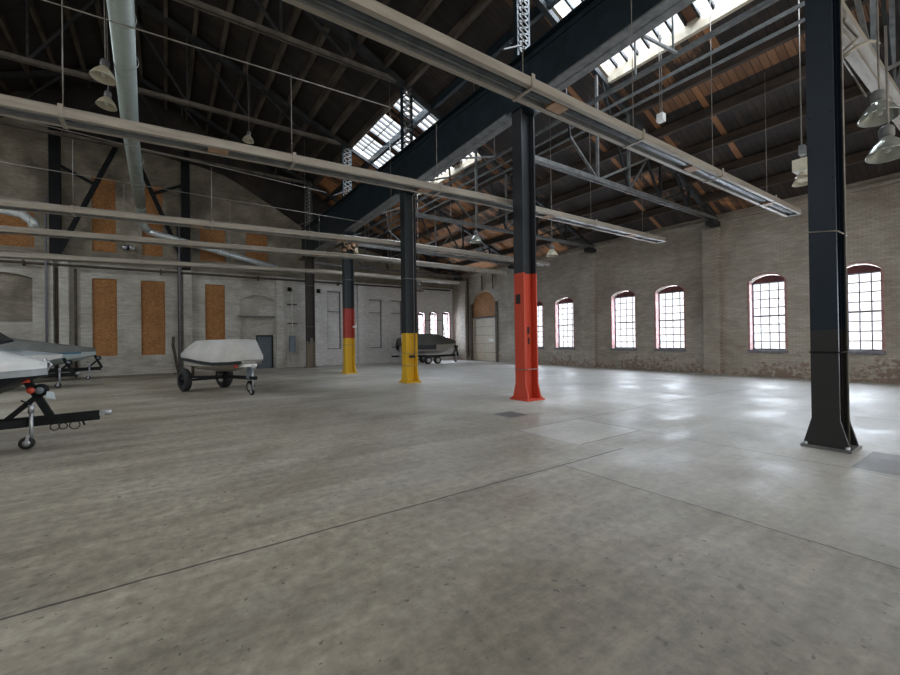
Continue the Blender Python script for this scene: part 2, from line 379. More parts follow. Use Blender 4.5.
def copy_tree(o, parent=None):
    c = o.copy(); COL.objects.link(c)
    if parent: c.parent = parent
    for ch in list(o.children): copy_tree(ch, c)
    return c
def arc_pts(u0, u1, z, rise, n=10):
    w = (u1 - u0) / 2; r = (w * w + rise * rise) / (2 * rise); cz = z + rise - r; a = math.asin(min(1, w / r))
    if rise >= w: return [(u0 + w - w * math.cos(math.pi * k / n), z + rise * math.sin(math.pi * k / n)) for k in range(n + 1)]
    return [(u0 + w + r * math.sin(-a + 2 * a * k / n), cz + r * math.cos(-a + 2 * a * k / n)) for k in range(n + 1)]
def wall_open(mb, u0, u1, ztop, z0, ops, fn, t0, t1):
    """wall from u0..u1, z0..ztop with openings (a,b,sill,spring,rise)"""
    cur = u0
    for a, b, s_, sp, rise in sorted(ops):
        mb.prism([(cur, z0), (a, z0), (a, ztop), (cur, ztop)], fn, t0, t1)
        if s_ > z0: mb.prism([(a, z0), (b, z0), (b, s_), (a, s_)], fn, t0, t1)
        if rise:
            pts = arc_pts(a, b, sp, rise)
            for (p, q) in zip(pts[:-1], pts[1:]):
                mb.prism([p, q, (q[0], ztop), (p[0], ztop)], fn, t0, t1)
        elif sp < ztop: mb.prism([(a, sp), (b, sp), (b, ztop), (a, ztop)], fn, t0, t1)
        cur = b
    mb.prism([(cur, z0), (u1, z0), (u1, ztop), (cur, ztop)], fn, t0, t1)
fx = lambda u, w, t: (t, u, w)      # wall facing X: u along Y
fy = lambda u, w, t: (u, t, w)      # wall facing Y: u along X

# ------------------------------------------------------------------ structure
XR, YF = 18.9, 27.05
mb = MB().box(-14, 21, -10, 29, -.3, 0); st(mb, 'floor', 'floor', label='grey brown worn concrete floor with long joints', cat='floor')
w = MB()
ops = [(a, b, 1.03, 3.68, .25) for a, b in WR] + [(21.72, 24.62, 0.0, 3.9, 1.15)]
wall_open(w, -10, 27.9, 6.62, 0, ops, fx, XR, XR + .5)
st(w, 'wall_right', 'brick_r', label='tan painted brick wall with arched windows', cat='wall')
for i, (a, b) in enumerate([(1.65, 2.25), (7.67, 8.28), (13.65, 14.48), (18.75, 19.35), (25.08, 25.75)]):
    st(MB().box(XR - .22, XR - .001, a, b, 0, 6.05), 'trim_%d' % (i + 1), 'brick_r', label='painted brick pilaster on the right wall, number %d from the camera' % (i + 1) if False else
       ['pilaster behind the near black column', 'pilaster between the second and third windows from the right', 'pilaster left of the window pair beyond the red column', 'pilaster beside the red column', 'pilaster left of the garage door'][i], cat='pilaster')
w = MB().box(-14.4, -14, -10, 27.6, 0, 9.4); st(w, 'wall_left_blocker', 'brick_fu', label='unseen dark brick wall added on the left to cut light', cat='wall')  # not in view; added to cut light from the left
w = MB().box(-14, 1.5, -10.4, -10, 0, 9.0); st(w, 'wall_back_blocker', 'brick_fu', label='unseen dark brick wall added behind the camera to block light', cat='wall')  # added out of view, narrows the open back to darken the left
# plinth ledge at wall head
st(MB().box(XR - .1, XR - .001, -10, 27.0, 6.3, 6.42), 'trim_6', 'brick_r', label='thin ledge along the head of the right wall', cat='trim')
# far wall
FAROPS = [(-7.2, -5.15, 0.0, 4.75, .22), (-3.02, -2.05, 1.0, 4.92, 0), (-1.07, -.03, 1.0, 4.93, 0), (1.84, 2.83, 1.0, 4.93, 0), (3.6, 5.5, 0.0, 4.1, .32),
          (8.8, 9.72, 1.06, 4.92, 0), (11.76, 12.73, 1.06, 4.5, 0), (13.46, 14.35, 1.06, 4.5, 0),
          (15.68, 16.3, 1.25, 3.55, .14), (16.75, 17.39, 1.25, 3.6, .14), (17.95, 18.6, 1.25, 3.65, .14)]
w = MB(); wall_open(w, -14, XR, 5.5, 0, FAROPS, fy, YF, YF + .6)
st(w, 'wall_far', 'brick_f', label='whitewashed far brick wall with boarded openings', cat='wall')
w = MB()
UP = [(-7.0, -5.1, 6.22, 8.3, 0), (-3.02, -2.08, 6.3, 10.1, 0), (-1.0, -.1, 6.3, 10.1, 0), (1.63, 2.9, 6.28, 8.4, 0), (4.0, 5.2, 6.4, 8.15, 0)]
wall_open(w, -14, 7.9, 8.75, 5.5, [(a, b, c, min(d, 8.75), e) for a, b, c, d, e in UP], fy, YF + .18, YF + .6)
g0 = [(-3.02, -2.08), (-1.0, -.1)]
wall_open(w, -14, 1.67, 10.3, 8.75, [(a, b, 8.75, 10.1, 0) for a, b in g0], fy, YF + .18, YF + .6)
w.prism([(1.67, 8.75), (7.6, 8.75), (5.62, 9.94), (3.69, 10.98), (2.9, 11.35), (1.67, 11.6)], fy, YF + .18, YF + .6)
w.prism([(-14, 10.3), (1.67, 10.3), (1.67, 11.6), (-3.5, 12.0), (-6.0, 12.2), (-8.5, 10.7)], fy, YF + .18, YF + .6)
w.prism([(7.9, 5.5), (XR, 5.5), (XR, 6.5), (7.9, 8.75)], fy, YF + .18, YF + .6)
st(w, 'wall_far_gable', 'brick_fu', label='sooty brown upper brickwork of the far gable', cat='wall')
w = MB().prism([(-14, 8.7), (XR, 6.6), (XR, 6.75), (-1.5, 15.5), (-14, 10.2)], fy, YF + .45, YF + .62)
st(w, 'wall_far_boarding', 'plank_dark', label='dark boarding filling the top of the far gable', cat='wall')
st(MB().box(-14, XR, YF - .06, YF + .2, 5.5, 5.62), 'trim_7', 'brick_f', label='projecting ledge across the far wall', cat='trim')
# brickwork infill of blind openings
def niche(n, a, b, z0, z1, mat, lab, y=.2):
    st(MB().box(a, b, YF + y, YF + y + .2, z0, z1), 'trim_%d' % n, mat, label=lab, cat='blocked opening')
niche(8, -7.2, -5.15, 0, 2.73, 'brick_f', 'lower infill of the wide blind arch at the far left')
niche(9, -7.2, -5.15, 2.72, 4.97, 'brick_fu', 'darker upper infill of the wide blind arch at the far left', .18)
niche(10, 3.6, 5.5, 3.16, 4.42, 'brick_f', 'arched infill over the blue grey door', .12)
w = MB(); wall_open(w, 3.6, 5.5, 3.12, 0, [(4.52, 5.42, 0, 2.0, 0)], fy, YF + .2, YF + .4)
st(w, 'trim_11', 'brick_f', label='pale infill around the blue grey door', cat='blocked opening')
ol = MB()
for a, b, z0, z1 in ((8.8, 9.72, 1.06, 4.92), (11.76, 12.73, 1.06, 4.5), (13.46, 14.35, 1.06, 4.5)):
    for q in ((a, a + .05, z0, z1), (b - .05, b, z0, z1), (a, b, z1 - .05, z1), (a, b, z0, z0 + .05), (a, b, 3.55, 3.59)): ol.box(q[0], q[1], YF + .10, YF + .2, q[2], q[3])
st(ol, 'trim_22', 'steel_lt', label='thin grey frames left in the blind openings of the far wall', cat='trim')
st(MB().box(3.5, 5.55, YF - .03, YF + .2, 3.1, 3.18), 'trim_12', 'steel_lt', label='thin lintel line over the blue grey door', cat='lintel')
niche(13, 8.8, 9.72, 1.06, 4.92, 'brick_f', 'tall blind opening left of the red and yellow column')
niche(14, 11.76, 12.73, 1.06, 4.5, 'brick_f', 'tall blind opening right of the red and yellow column')
niche(15, 13.46, 14.35, 1.06, 4.5, 'brick_f', 'tall blind opening beside the yellow column')
# pilasters on the far wall
for n, a, b, z in ((16, -4.7, -4.4, 5.6), (17, -4.2, -3.85, 5.6), (18, .8, 1.2, 5.6), (19, 5.58, 6.02, 5.6), (20, 10.85, 11.25, 5.4), (21, 15.0, 15.3, 5.4)):
    st(MB().box(a, b, YF - .26, YF - .001, 0, z), 'trim_%d' % n, 'brick_f', label={16: 'left one of the paired pilasters right of the blind arch', 17: 'right one of the paired pilasters right of the blind arch', 18: 'pilaster left of the third lower strand board', 19: 'pilaster right of the blue grey door', 20: 'pale pilaster right of the red and yellow column', 21: 'pale pilaster left of the three small windows'}[n], cat='pilaster')
# roof
def roof_strip(mb, x0, x1, y0, y1, t=.1):
    z0, z1 = zr(x0), zr(x1)
    mb.add([(x0, y0, z0), (x1, y0, z1), (x1, y1, z1), (x0, y1, z0), (x0, y0, z0 + t), (x1, y0, z1 + t), (x1, y1, z1 + t), (x0, y1, z0 + t)],
           [(0, 3, 2, 1), (4, 5, 6, 7), (0, 1, 5, 4), (1, 2, 6, 5), (2, 3, 7, 6), (3, 0, 4, 7)])
SKX = (7.8, 11.5)
mb = MB()
roof_strip(mb, -1.5, SKX[0], -7, 27.6); roof_strip(mb, -11, -1.5, -7, 27.6)
for y0, y1 in ((-7, 2.0), (7.75, 14.05), (19.9, 27.6)): roof_strip(mb, -14, -11, y0, y1)  # gaps for the added left skylights
st(mb, 'ceiling', 'plank_dark', label='dark sooty board roof over the high nave', cat='ceiling')
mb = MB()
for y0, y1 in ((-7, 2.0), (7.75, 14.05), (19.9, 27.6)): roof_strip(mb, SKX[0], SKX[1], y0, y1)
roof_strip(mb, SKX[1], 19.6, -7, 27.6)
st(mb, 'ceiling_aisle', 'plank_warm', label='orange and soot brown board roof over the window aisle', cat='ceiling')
# skylights
def skylight(n, y0, y1, lab):
    r = root('window_%d' % n, (9.65, (y0 + y1) / 2, zr(9.65)), lab, 'skylight', kind='structure')
    def P(x, y, dz=0): return (x, y, zr(x) + dz)
    x0, x1 = SKX; fr = MB()
    fr.beam(P(x1, y0 - .1, -.1), P(x1, y1 + .1, -.1), .12, .34); fr.build('sill', 'creamwood', r)
    MB().beam(P(x0, y0, .0), P(x0, y1, .0), .1, .16).beam(P(x0, y0, 0), P(x1, y0, 0), .1, .2).beam(P(x0, y1, 0), P(x1, y1, 0), .1, .2).build('frame', 'creamwood', r)
    nb = 17; step = (y1 - y0) / nb; bars = MB()
    for i in range(1, nb): bars.beam(P(x0, y0 + i * step, .04), P(x1, y0 + i * step, .04), .055, .09)
    for x in (x0 + .5, x0 + 1.0): bars.beam(P(x, y0, .04), P(x, y1, .04), .03, .04)
    bars.build('glazing_bars', 'truss', r)
    brown = {4, 5, 11} if n == 14 else {9}
    gp = MB(); bp = MB()
    for i in range(nb):
        q = bp if i in brown else gp
        a, b = y0 + i * step, y0 + (i + 1) * step
        q.add([P(x0, a, .08), P(x1, a, .08), P(x1, b, .08), P(x0, b, .08), P(x0, a, .09), P(x1, a, .09), P(x1, b, .09), P(x0, b, .09)], [(0, 3, 2, 1), (4, 5, 6, 7), (0, 1, 5, 4), (1, 2, 6, 5), (2, 3, 7, 6), (3, 0, 4, 7)])
    gp.build('glass_pane', 'glass', r); tag(bp.build('blocked_pane', 'brownpane', r), 'rusty brown blocked pane')
skylight(13, 2.0, 7.75, 'bright roof skylight above the near end of the black plate girder')
skylight(14, 14.05, 19.9, 'bright roof skylight in the middle of the nave, crossed by a laced post')
for n_, y0, y1 in ((16, 2.0, 7.75), (17, 14.05, 19.9)):  # bars of the made-up left skylights, out of view
    q = MB()
    for i in range(15):
        yy = y0 + (y1 - y0) * i / 14; q.beam((-14, yy, zr(-14) + .04), (-11, yy, zr(-11) + .04), .06, .09)
    st(q, 'window_%d' % n_, 'truss', label='added unseen skylight bars on the left roof slope, %s one' % ('near' if n_ == 16 else 'far'), cat='skylight')
# windows on the right wall
def window(n, fn, a, b, z0, sp, rise, depth, t_in, lab, cols=4, rows=8):
    """t_in: wall plane, depth: signed direction outward"""
    sg = 1 if depth > 0 else -1
    c = fn((a + b) / 2, z0, t_in + depth); r = root('window_%d' % n, c, lab, 'window', kind='structure')
    e = .02
    # jamb linings
    j = MB().prism([(a, z0), (a + e, z0), (a + e, sp), (a, sp)], fn, t_in - .01, t_in + depth + .1).prism([(b - e, z0), (b, z0), (b, sp), (b - e, sp)], fn, t_in - .01, t_in + depth + .1)
    j.build('jamb', 'jamb', r)
    pts = arc_pts(a + e, b - e, sp, rise - .02)
    MB().prism([(a + e, sp - .04), (b - e, sp - .04)] + [(p[0], p[1]) for p in pts[::-1]], fn, t_in + depth - .02, t_in + depth + .03).build('arch_board', 'archred', r)
    # thin pale edge of the opening
    ed = MB(); out = arc_pts(a - .05, b + .05, sp, rise + .05); inn = arc_pts(a, b, sp, rise)
    for k in range(len(out) - 1): ed.prism([inn[k], inn[k + 1], out[k + 1], out[k]], fn, t_in - .02, t_in + .02)
    ed.prism([(a - .05, z0), (a, z0), (a, sp), (a - .05, sp)], fn, t_in - .02, t_in + .02).prism([(b, z0), (b + .05, z0), (b + .05, sp), (b, sp)], fn, t_in - .02, t_in + .02)
    ed.build('trim_edge', 'jamb' if cols == 4 else 'archred', r)
    MB().prism([(a - .06, z0 - .1), (b + .06, z0 - .1), (b + .06, z0), (a - .06, z0)], fn, t_in - .08, t_in + depth).build('sill', 'muntin', r)
    zt = sp - .04; zm = (z0 + zt) / 2; fw = .05; d0, d1 = t_in + depth - .03, t_in + depth + .03
    f = MB().prism([(a + e, z0), (a + e + fw, z0), (a + e + fw, zt), (a + e, zt)], fn, d0, d1).prism([(b - e - fw, z0), (b - e, z0), (b - e, zt), (b - e - fw, zt)], fn, d0, d1)
    f.prism([(a, z0), (b, z0), (b, z0 + fw), (a, z0 + fw)], fn, d0, d1).prism([(a, zt - fw), (b, zt - fw), (b, zt), (a, zt)], fn, d0, d1)
    f.prism([(a, zm - .03), (b, zm - .03), (b, zm + .03), (a, zm + .03)], fn, d0 - .02, d1); f.build('sash_frame', 'muntin', r)
    q = MB(); wd = b - a
    for i in range(1, cols):
        u = a + wd * i / cols; q.prism([(u - .017, z0), (u + .017, z0), (u + .017, zt), (u - .017, zt)], fn, d0 + .01, d1 - .01)
    for i in range(1, rows):
        z = z0 + (zt - z0) * i / rows
        if i != rows // 2: q.prism([(a, z - .017), (b, z - .017), (b, z + .017), (a, z + .017)], fn, d0 + .01, d1 - .01)
    q.build('muntins', 'muntin', r)
    MB().prism([(a, z0), (b, z0), (b, zt), (a, zt)], fn, t_in + depth + .035, t_in + depth + .04).build('glass_pane', 'glass', r)
WL = ['added unseen arched window farthest behind the camera side', 'added unseen arched window two bays right of the frame edge', 'added unseen arched window just past the right edge of the view',
      'arched window right of the near black column', 'arched window left of the near black column', 'right one of the arched window pair in the middle of the right wall',
      'left one of the arched window pair in the middle of the right wall', 'arched window a little right of the red column', 'arched window half hidden by the red column']
for i, (a, b) in enumerate(WR): window(i + 1, fx, a, b, 1.03, 3.68, .25, .3, XR, WL[i])
for i, (a, b, sp) in enumerate(((15.68, 16.3, 3.55), (16.75, 17.39, 3.6), (17.95, 18.6, 3.65))):
    window(10 + i, fy, a, b, 1.25, sp, .14, .3, YF, ['leftmost', 'middle', 'rightmost'][i] + ' of the three small arched windows on the far wall', cols=3, rows=6)
# garage door
d = root('door_1', (XR, 23.17, 0), 'arched doorway with cream sectional door and brown board above', 'door', kind='structure')
g = MB()
for r_ in range(5):
    for c_ in range(2):
        y0 = 21.85 + c_ * 1.32; z0 = .02 + r_ * .62
        g.box(XR + .12, XR + .17, y0, y0 + 1.29, z0, z0 + .6)
g.build('door_panel', 'door_cream', d)
MB().box(XR + .17, XR + .2, 21.8, 24.55, 0, 3.14).build('backing', 'rust', d)
MB().box(XR + .10, XR + .13, 22.2, 22.72, 1.42, 1.62).build('window_slot', 'white', d)
pts = arc_pts(21.72, 24.62, 3.9, 1.13)
MB().prism([(21.72, 3.2), (24.62, 3.2)] + pts[::-1], fx, XR + .1, XR + .16).build('arch_board', 'osb', d)
MB().box(XR - .05, XR + .1, 21.62, 21.85, 0, 4.2).box(XR - .05, XR + .1, 24.5, 24.68, 0, 4.2).box(XR - .02, XR + .1, 21.72, 24.6, 3.12, 3.22).build('door_frame', 'rust', d)
tr = MB()
for y in (22.0, 23.2, 24.9): tr.tube([(XR - .08, y, 5.1 if y < 24.8 else .3), (XR - .08, y, 6.2)], .05, 8)
tr.build('door_track', 'rust', d)
d = root('door_2', (5.0, YF + .2, 0), 'small slate blue steel door in the far wall', 'door', kind='structure')
MB().box(4.56, 5.38, YF + .22, YF + .27, 0, 1.95).build('door_leaf', 'door_blue', d)
MB().box(4.5, 4.56, YF + .15, YF + .3, 0, 2.0).box(5.38, 5.44, YF + .15, YF + .3, 0, 2.0).box(4.5, 5.44, YF + .15, YF + .3, 1.95, 2.02).build('door_frame', 'black', d)
MB().lathe([(0, 0), (.04, .0), (.04, .05), (0, .06)], (4.66, YF + .22, 1.0), (0, -1, 0), 10).build('door_knob', 'zinc', d)

# ------------------------------------------------------------------ strand boards
OS = [(-3.02, -2.05, 1.0, 4.92, .1, 'tall orange strand board, lower row, leftmost'), (-1.07, -.03, 1.0, 4.93, .1, 'tall orange strand board, lower row, second from the left'),
      (1.84, 2.83, 1.0, 4.93, .1, 'tall orange strand board, lower row, behind the covered boat'), (-7.0, -5.1, 6.22, 8.3, .26, 'wide orange strand board high at the left picture edge'),
      (-3.02, -2.08, 6.3, 10.1, .26, 'tall upper strand board left of the round duct'), (-1.0, -.1, 6.3, 10.1, .26, 'tall upper strand board right of the round duct'),
      (1.63, 2.9, 6.28, 8.4, .26, 'upper strand board above the boarded opening behind the covered boat'), (4.0, 5.2, 6.4, 8.15, .26, 'upper strand board above the slanting thin duct end')]
for a, b, z0, z1, y, lab in OS:
    o = MB().box(a, b, YF + y, YF + y + .04, z0, z1).build('plywood_board', 'osb'); tag(o, lab, 'board', 'strand boards over the far wall openings')

# ------------------------------------------------------------------ steel columns
COLS = [(7.75, 1.8), (7.8, 7.8), (7.6, 13.75), (7.45, 19.65), (7.3, 25.7)]
ZG = [7.75, 7.61, 7.23, 6.95, 6.85]; ZT = [9.0, 8.95, 8.8, 8.7, 8.65]
CL = ['black riveted steel column nearest the camera, at the right', 'steel column painted bright red below and black above', 'steel column with only a yellow painted foot',
      'steel column with a red band above its yellow foot', 'farthest steel column, dark brown with pale foot']
for i, ((x, y), zg) in enumerate(zip(COLS, ZG)):
    r = root('steel_column', (x, y, 0), CL[i], 'column', 'row of riveted columns')
    mt = M['col%d' % i]; hw = .17; hd = .22; fh = .29; bp = 1.0
    if i == 0: hw = .14; hd = .20; fh = .25; y -= .02; bp = .82
    zt = zg - .10
    fl = MB()
    for s in (-1, 1):
        xx = x + s * hd
        q = MB().prism([(y - fh, .04), (y + fh, .04), (y + hw + .01, .42), (y + hw, zt), (y - hw, zt), (y - hw - .01, .42)], fx, xx - .02, xx + .02)
        q.build('flange', mt, r)
    MB().box(x - hd + .02, x + hd - .02, y - .015, y + .015, .04, zt).build('web', mt, r)
    an = MB()
    for s in (-1, 1):
        for t in (-1, 1):
            xx = x + s * (hd - .06); an.box(min(xx, xx + s * .04), max(xx, xx + s * .04), y + t * .016 - .012, y + t * .016 + .012 + (.0), .04, zt)
            an.box(x + s * hd - s * .03 - .012, x + s * hd - s * .03 + .012, y + min(t * .015, t * .10), y + max(t * .015, t * .10), .04, zt)
    an.build('corner_angles', mt, r)
    MB().box(x - .31 * bp, x + .31 * bp, y - .33 * bp, y + .33 * bp, 0.0, .04).build('base_plate', 'steel_lt' if i in (0,) else mt, r)
    MB().box(x - .32, x + .32, y - .3, y + .3, zt, zg).build('cap_plate', 'steel', r)
    rv = MB()
    for t in (-1, 1):
        for zz in [k * .45 + .6 for k in range(int((zg - 1) / .45))]:
            rv.lathe([(.014, 0), (.011, .008), (0, .012)], (x - hd - .02, y + t * .12, zz), (-1, 0, 0), 6)
    rv.build('rivets', mt, r)
    bo = MB()
    for t in (-.27, .27):
        for s in (-.27, .27): bo.lathe([(.028, 0), (.028, .035), (0, .04)], (x + s * bp, y + t * bp, .04), (0, 0, 1), 6)
    bo.build('anchor_bolts', 'zinc' if i < 1 else mt, r)
    for zz in {0: (3.05, 1.35), 1: (.8,), 2: (3.9, 1.1, .65), 3: (4.6, 1.4), 4: (2.5, 5.0)}[i]:
        tl = -.05 if (i == 0 and zz > 3) else 0
        s_ = MB().tube([(x - hd - .03, y + hw + .02, zz), (x - hd - .03, y - hw - .02, zz + tl)], .011, 6).tube([(x - hd - .03, y - hw - .02, zz + tl), (x + hd + .03, y - hw - .02, zz + tl)], .011, 6)
        tag(s_.build('strap', 'wire' if i != 0 or zz > 3 else 'black', r), 'thin pale strap')
    if i in (0, 2):
     cd = MB().tube([(x + .1, y - hw - .03, 1.0 if i else .05), (x + .1, y - hw - .03, zg - .2), (x + .22, y - hw - .1, zg - .1)], .014, 6)
     tag(cd.build('conduit', 'wire', r), 'pale conduit running up the column')
    if i == 1:
        tag(MB().box(x + .02, x + .1, y - .022, y - .014, 1.72, 1.9).box(x + .04, x + .1, y - .022, y - .014, 1.45, 1.62).build('scuff_mark', 'patchdark', r), 'dark scuff mark')
        tag(MB().box(x - hd - .025, x - hd - .02, y - .05, y + .12, 2.5, 2.75).build('scuff_mark', 'patchdark', r), 'dark smudge on the red flange')
    if i == 2:
        tag(MB().box(x - .12, x + .12, y - hw - .03, y - hw - .0, .93, 1.03).build('scuff_mark', 'patchdark', r), 'dark scuff mark')
    if i == 3:
        MB().box(x + .12, x + .26, y - hw - .12, y - hw, 2.25, 2.33).box(x + .22, x + .3, y - hw - .16, y - hw - .05, 2.3, 2.42).build('wall_lamp', 'white', r)
    if i == 4:
        MB().box(x - .1, x + .08, y - hw - .14, y - hw, 1.5, 1.8).build('switch_box', 'steel_lt', r)
# plate girder over the columns
gx = lambda y: 7.80 - .021 * max(0, y - 7.8)
GY = [-6.5] + [c[1] for c in COLS] + [27.2]; GZ = [7.8] + ZG + [6.83]; GT = [9.1] + ZT + [8.64]; GX = [7.75] + [c[0] for c in COLS] + [7.26]
r = root('plate_girder', (7.6, 13, 7.2), 'deep blue black riveted plate girder running over the column row', 'girder')
wb = MB(); bf = MB(); tf = MB(); sf = MB()
for k in range(len(GY) - 1):
    x0, y0, b0, t0 = GX[k], GY[k], GZ[k], GT[k]; x1, y1, b1, t1 = GX[k + 1], GY[k + 1], GZ[k + 1], GT[k + 1]
    def slab(mb, dx0, dx1, za0, za1, zb0, zb1):
        mb.add([(x0 + dx0, y0, za0), (x0 + dx1, y0, za0), (x1 + dx1, y1, zb0), (x1 + dx0, y1, zb0), (x0 + dx0, y0, za1), (x0 + dx1, y0, za1), (x1 + dx1, y1, zb1), (x1 + dx0, y1, zb1)],
               [(0, 3, 2, 1), (4, 5, 6, 7), (0, 1, 5, 4), (1, 2, 6, 5), (2, 3, 7, 6), (3, 0, 4, 7)])
    slab(wb, -.02, .02, b0, t0, b1, t1)
    slab(bf, -.24, .24, b0, b0 + .04, b1, b1 + .04); slab(bf, -.05, .05, b0 + .04, b0 + .18, b1 + .04, b1 + .18)
    slab(tf, -.2, .2, t0 - .04, t0, t1 - .04, t1); slab(tf, -.05, .05, t0 - .18, t0 - .04, t1 - .18, t1 - .04)
    n = 4
    for j in range(n):
        f = (j + .5) / n; yy = y0 + (y1 - y0) * f; xx = x0 + (x1 - x0) * f; bb = b0 + (b1 - b0) * f; tt = t0 + (t1 - t0) * f
        MB().box(xx + .02, xx + .16, yy - .02, yy + .02, bb + .04, tt - .04).build('stiffener', 'steel', r)
wb.build('web', 'steel', r); tag(bf.build('bottom_flange', 'steel_lt', r), 'dusty grey bottom flange'); tf.build('top_flange', 'steel', r)

# laced posts above the columns
for i in range(5):
    x, y = COLS[i]; z0 = ZT[i]; z1 = zr(x) - .15
    r = root('laced_post', (x, y, z0), ['laced steel post on the girder above the near black column', 'laced steel post on the girder above the red column', 'laced steel post standing before the middle skylight', 'laced steel post on the girder above the red and yellow column', 'laced steel post on the girder above the farthest column'][i], 'post', 'laced posts')
    for s in (-1, 1):
        MB().box(x + s * .20 - .03, x + s * .20 + .03, y - .07, y + .07, z0, z1).build('channel', 'steel', r)
    l = MB(); n = 13; h = (z1 - z0) / n
    for k in range(n):
        a, b = (-.18, .18) if k % 2 else (.18, -.18)
        l.beam((x + a, y - .08, z0 + k * h), (x + b, y - .08, z0 + (k + 1) * h), .045, .012, up=(0, 1, 0))
        l.beam((x - a, y - .08, z0 + k * h), (x - b, y - .08, z0 + (k + 1) * h), .045, .012, up=(0, 1, 0))
    l.build('lacing', 'steel_lt', r)
    MB().beam((x - .15, y - .1, z0 + .25), (x - .75, y - .1, z0 - .08), .05, .03).build('knee_brace', 'steel_lt', r)

# ------------------------------------------------------------------ roof trusses
TN = ['nearest the camera', 'above the red column', 'just before the middle skylight', 'above the red and yellow column', 'nearest the far wall']
def webm(r, a, b, w=.09, mat='truss'):
    MB().beam(a, b, w, w * .8).build('web_member', mat, r)
for i in range(5):
    y = COLS[i][1]; x1 = COLS[i][0]; xl = -10.8; zt = 11.3
    if i > 0:
        r = root('nave_truss', (-1.5, y, zt), 'riveted steel roof truss of the high nave, ' + TN[i], 'truss', 'nave roof trusses')
        t = MB().box(xl, x1, y - .09, y - .04, zt - .07, zt + .07).box(xl, x1, y + .04, y + .09, zt - .07, zt + .07)
        tag(t.build('tie_beam', 'truss_lt', r), 'dusty tan double channel tie')
        for s in (1, -1):
            a = (x1, y, zr(x1) - .32) if s > 0 else (xl, y, zr(x1) - .32); b = (-1.5, y, zr(-1.5) - .32)
            MB().beam(a, b, .24, .22).build('top_chord', 'truss', r)
            xs = [-1.5 + s * k for k in (0, 2.3, 4.6, 6.9)]
            for k in range(3):
                xa, xb = xs[k], xs[k + 1]
                webm(r, (xb, y, zt), (xb, y, zr(abs(xb + 1.5) - 1.5) - .35))
                webm(r, (xb, y, zt), (xa, y, zr(abs(xa + 1.5) - 1.5) - .35), .1)
        webm(r, (-1.5, y, zt), (-1.5, y, zr(-1.5) - .35))
    # aisle truss
    r = root('aisle_truss', (13, y, 6.4), 'riveted steel truss over the window aisle, ' + TN[i], 'truss', 'aisle roof trusses')
    zb = 6.42; xe = XR - .05
    t = MB().box(x1 + .27, xe, y - .09, y - .04, zb - .06, zb + .06).box(x1 + .27, xe, y + .04, y + .09, zb - .06, zb + .06)
    if i == 0: t = MB().box(x1 + .27, xe, y - .15, y + .15, zb - .05, zb + .05).box(x1 + .27, xe, y - .02, y + .02, zb - .09, zb - .05)
    tag(t.build('bottom_chord', 'cream' if i == 0 else 'steel_lt', r), 'pale dusty double angle chord')
    MB().beam((x1 + .1, y, zr(x1 + .1) - .32), (xe, y, zr(xe) - .3), .16, .16).build('top_chord', 'truss', r)
    nodes = [10.95, 12.62, 14.56, 16.6]
    for x in nodes: webm(r, (x, y, zb), (x, y, zr(x) - .36), .08, 'steel_lt' if x < 13 else 'truss')
    webm(r, (10.95, y, zb), (9.68, y, 7.4), .07, 'steel_lt'); webm(r, (9.68, y, 7.4), (9.3, y, zr(9.3) - .38), .06)
    webm(r, (10.95, y, zb), (14.56, y, zr(14.56) - .38), .09, 'steel_lt'); webm(r, (12.62, y, zb), (11.2, y, zr(11.2) - .38), .07)
    webm(r, (12.62, y, zb), (13.6, y, 7.6), .06, 'steel_lt')
    webm(r, (14.56, y, zb), (12.9, y, zr(12.9) - .38), .08); webm(r, (14.56, y, zb), (16.6, y, zr(16.6) - .38), .08); webm(r, (16.6, y, zb), (15.6, y, zr(15.6) - .38), .08); webm(r, (16.6, y, zb), (17.8, y, zr(17.8) - .38), .08)
    MB().box(xe - .6, xe, y - .16, y + .16, 6.12, 6.3).build('wall_shoe', 'truss', r)
# purlins
PX = [-8.9, -7.9, -6.9, -5.9, -4.95, -4.0, -3.05, -2.1, -.9, .1, 1.05, 2.0, 2.9, 3.8, 4.72, 5.68, 6.7, 7.62, 8.75, 10.1, 12.8, 14.0, 15.2, 16.4, 17.6]
ORD = ['first', 'second', 'third', 'fourth', 'fifth', 'sixth', 'seventh', 'eighth', 'ninth', 'tenth']
for k, x in enumerate(PX):
    z = zr(x)
    o = MB().box(x - .07, x + .07, -6.8, 27.2, z - .30 - (.03 if x > 0 else 0), z - .045).build('roof_purlin', 'purlin' if x < 7.7 else ('steel' if x < 12 else 'purlin_r'))
    if x < -1.5: lab, g = '%s timber purlin down from the ridge on the left roof slope' % ORD[7 - k], 'purlins on the left slope'
    elif x < 7.7: lab, g = '%s dusty timber purlin down from the ridge towards the skylights' % ORD[k - 8], 'purlins on the nave slope'
    elif x < 12: lab, g = 'dark beam crossing the skylights, %s one' % ('upper' if x < 9 else 'lower'), 'beams under the skylights'
    else: lab, g = '%s brown purlin up from the right wall under the aisle roof' % ORD[24 - k], 'purlins under the aisle roof'
    tag(o, lab, 'purlin', g)
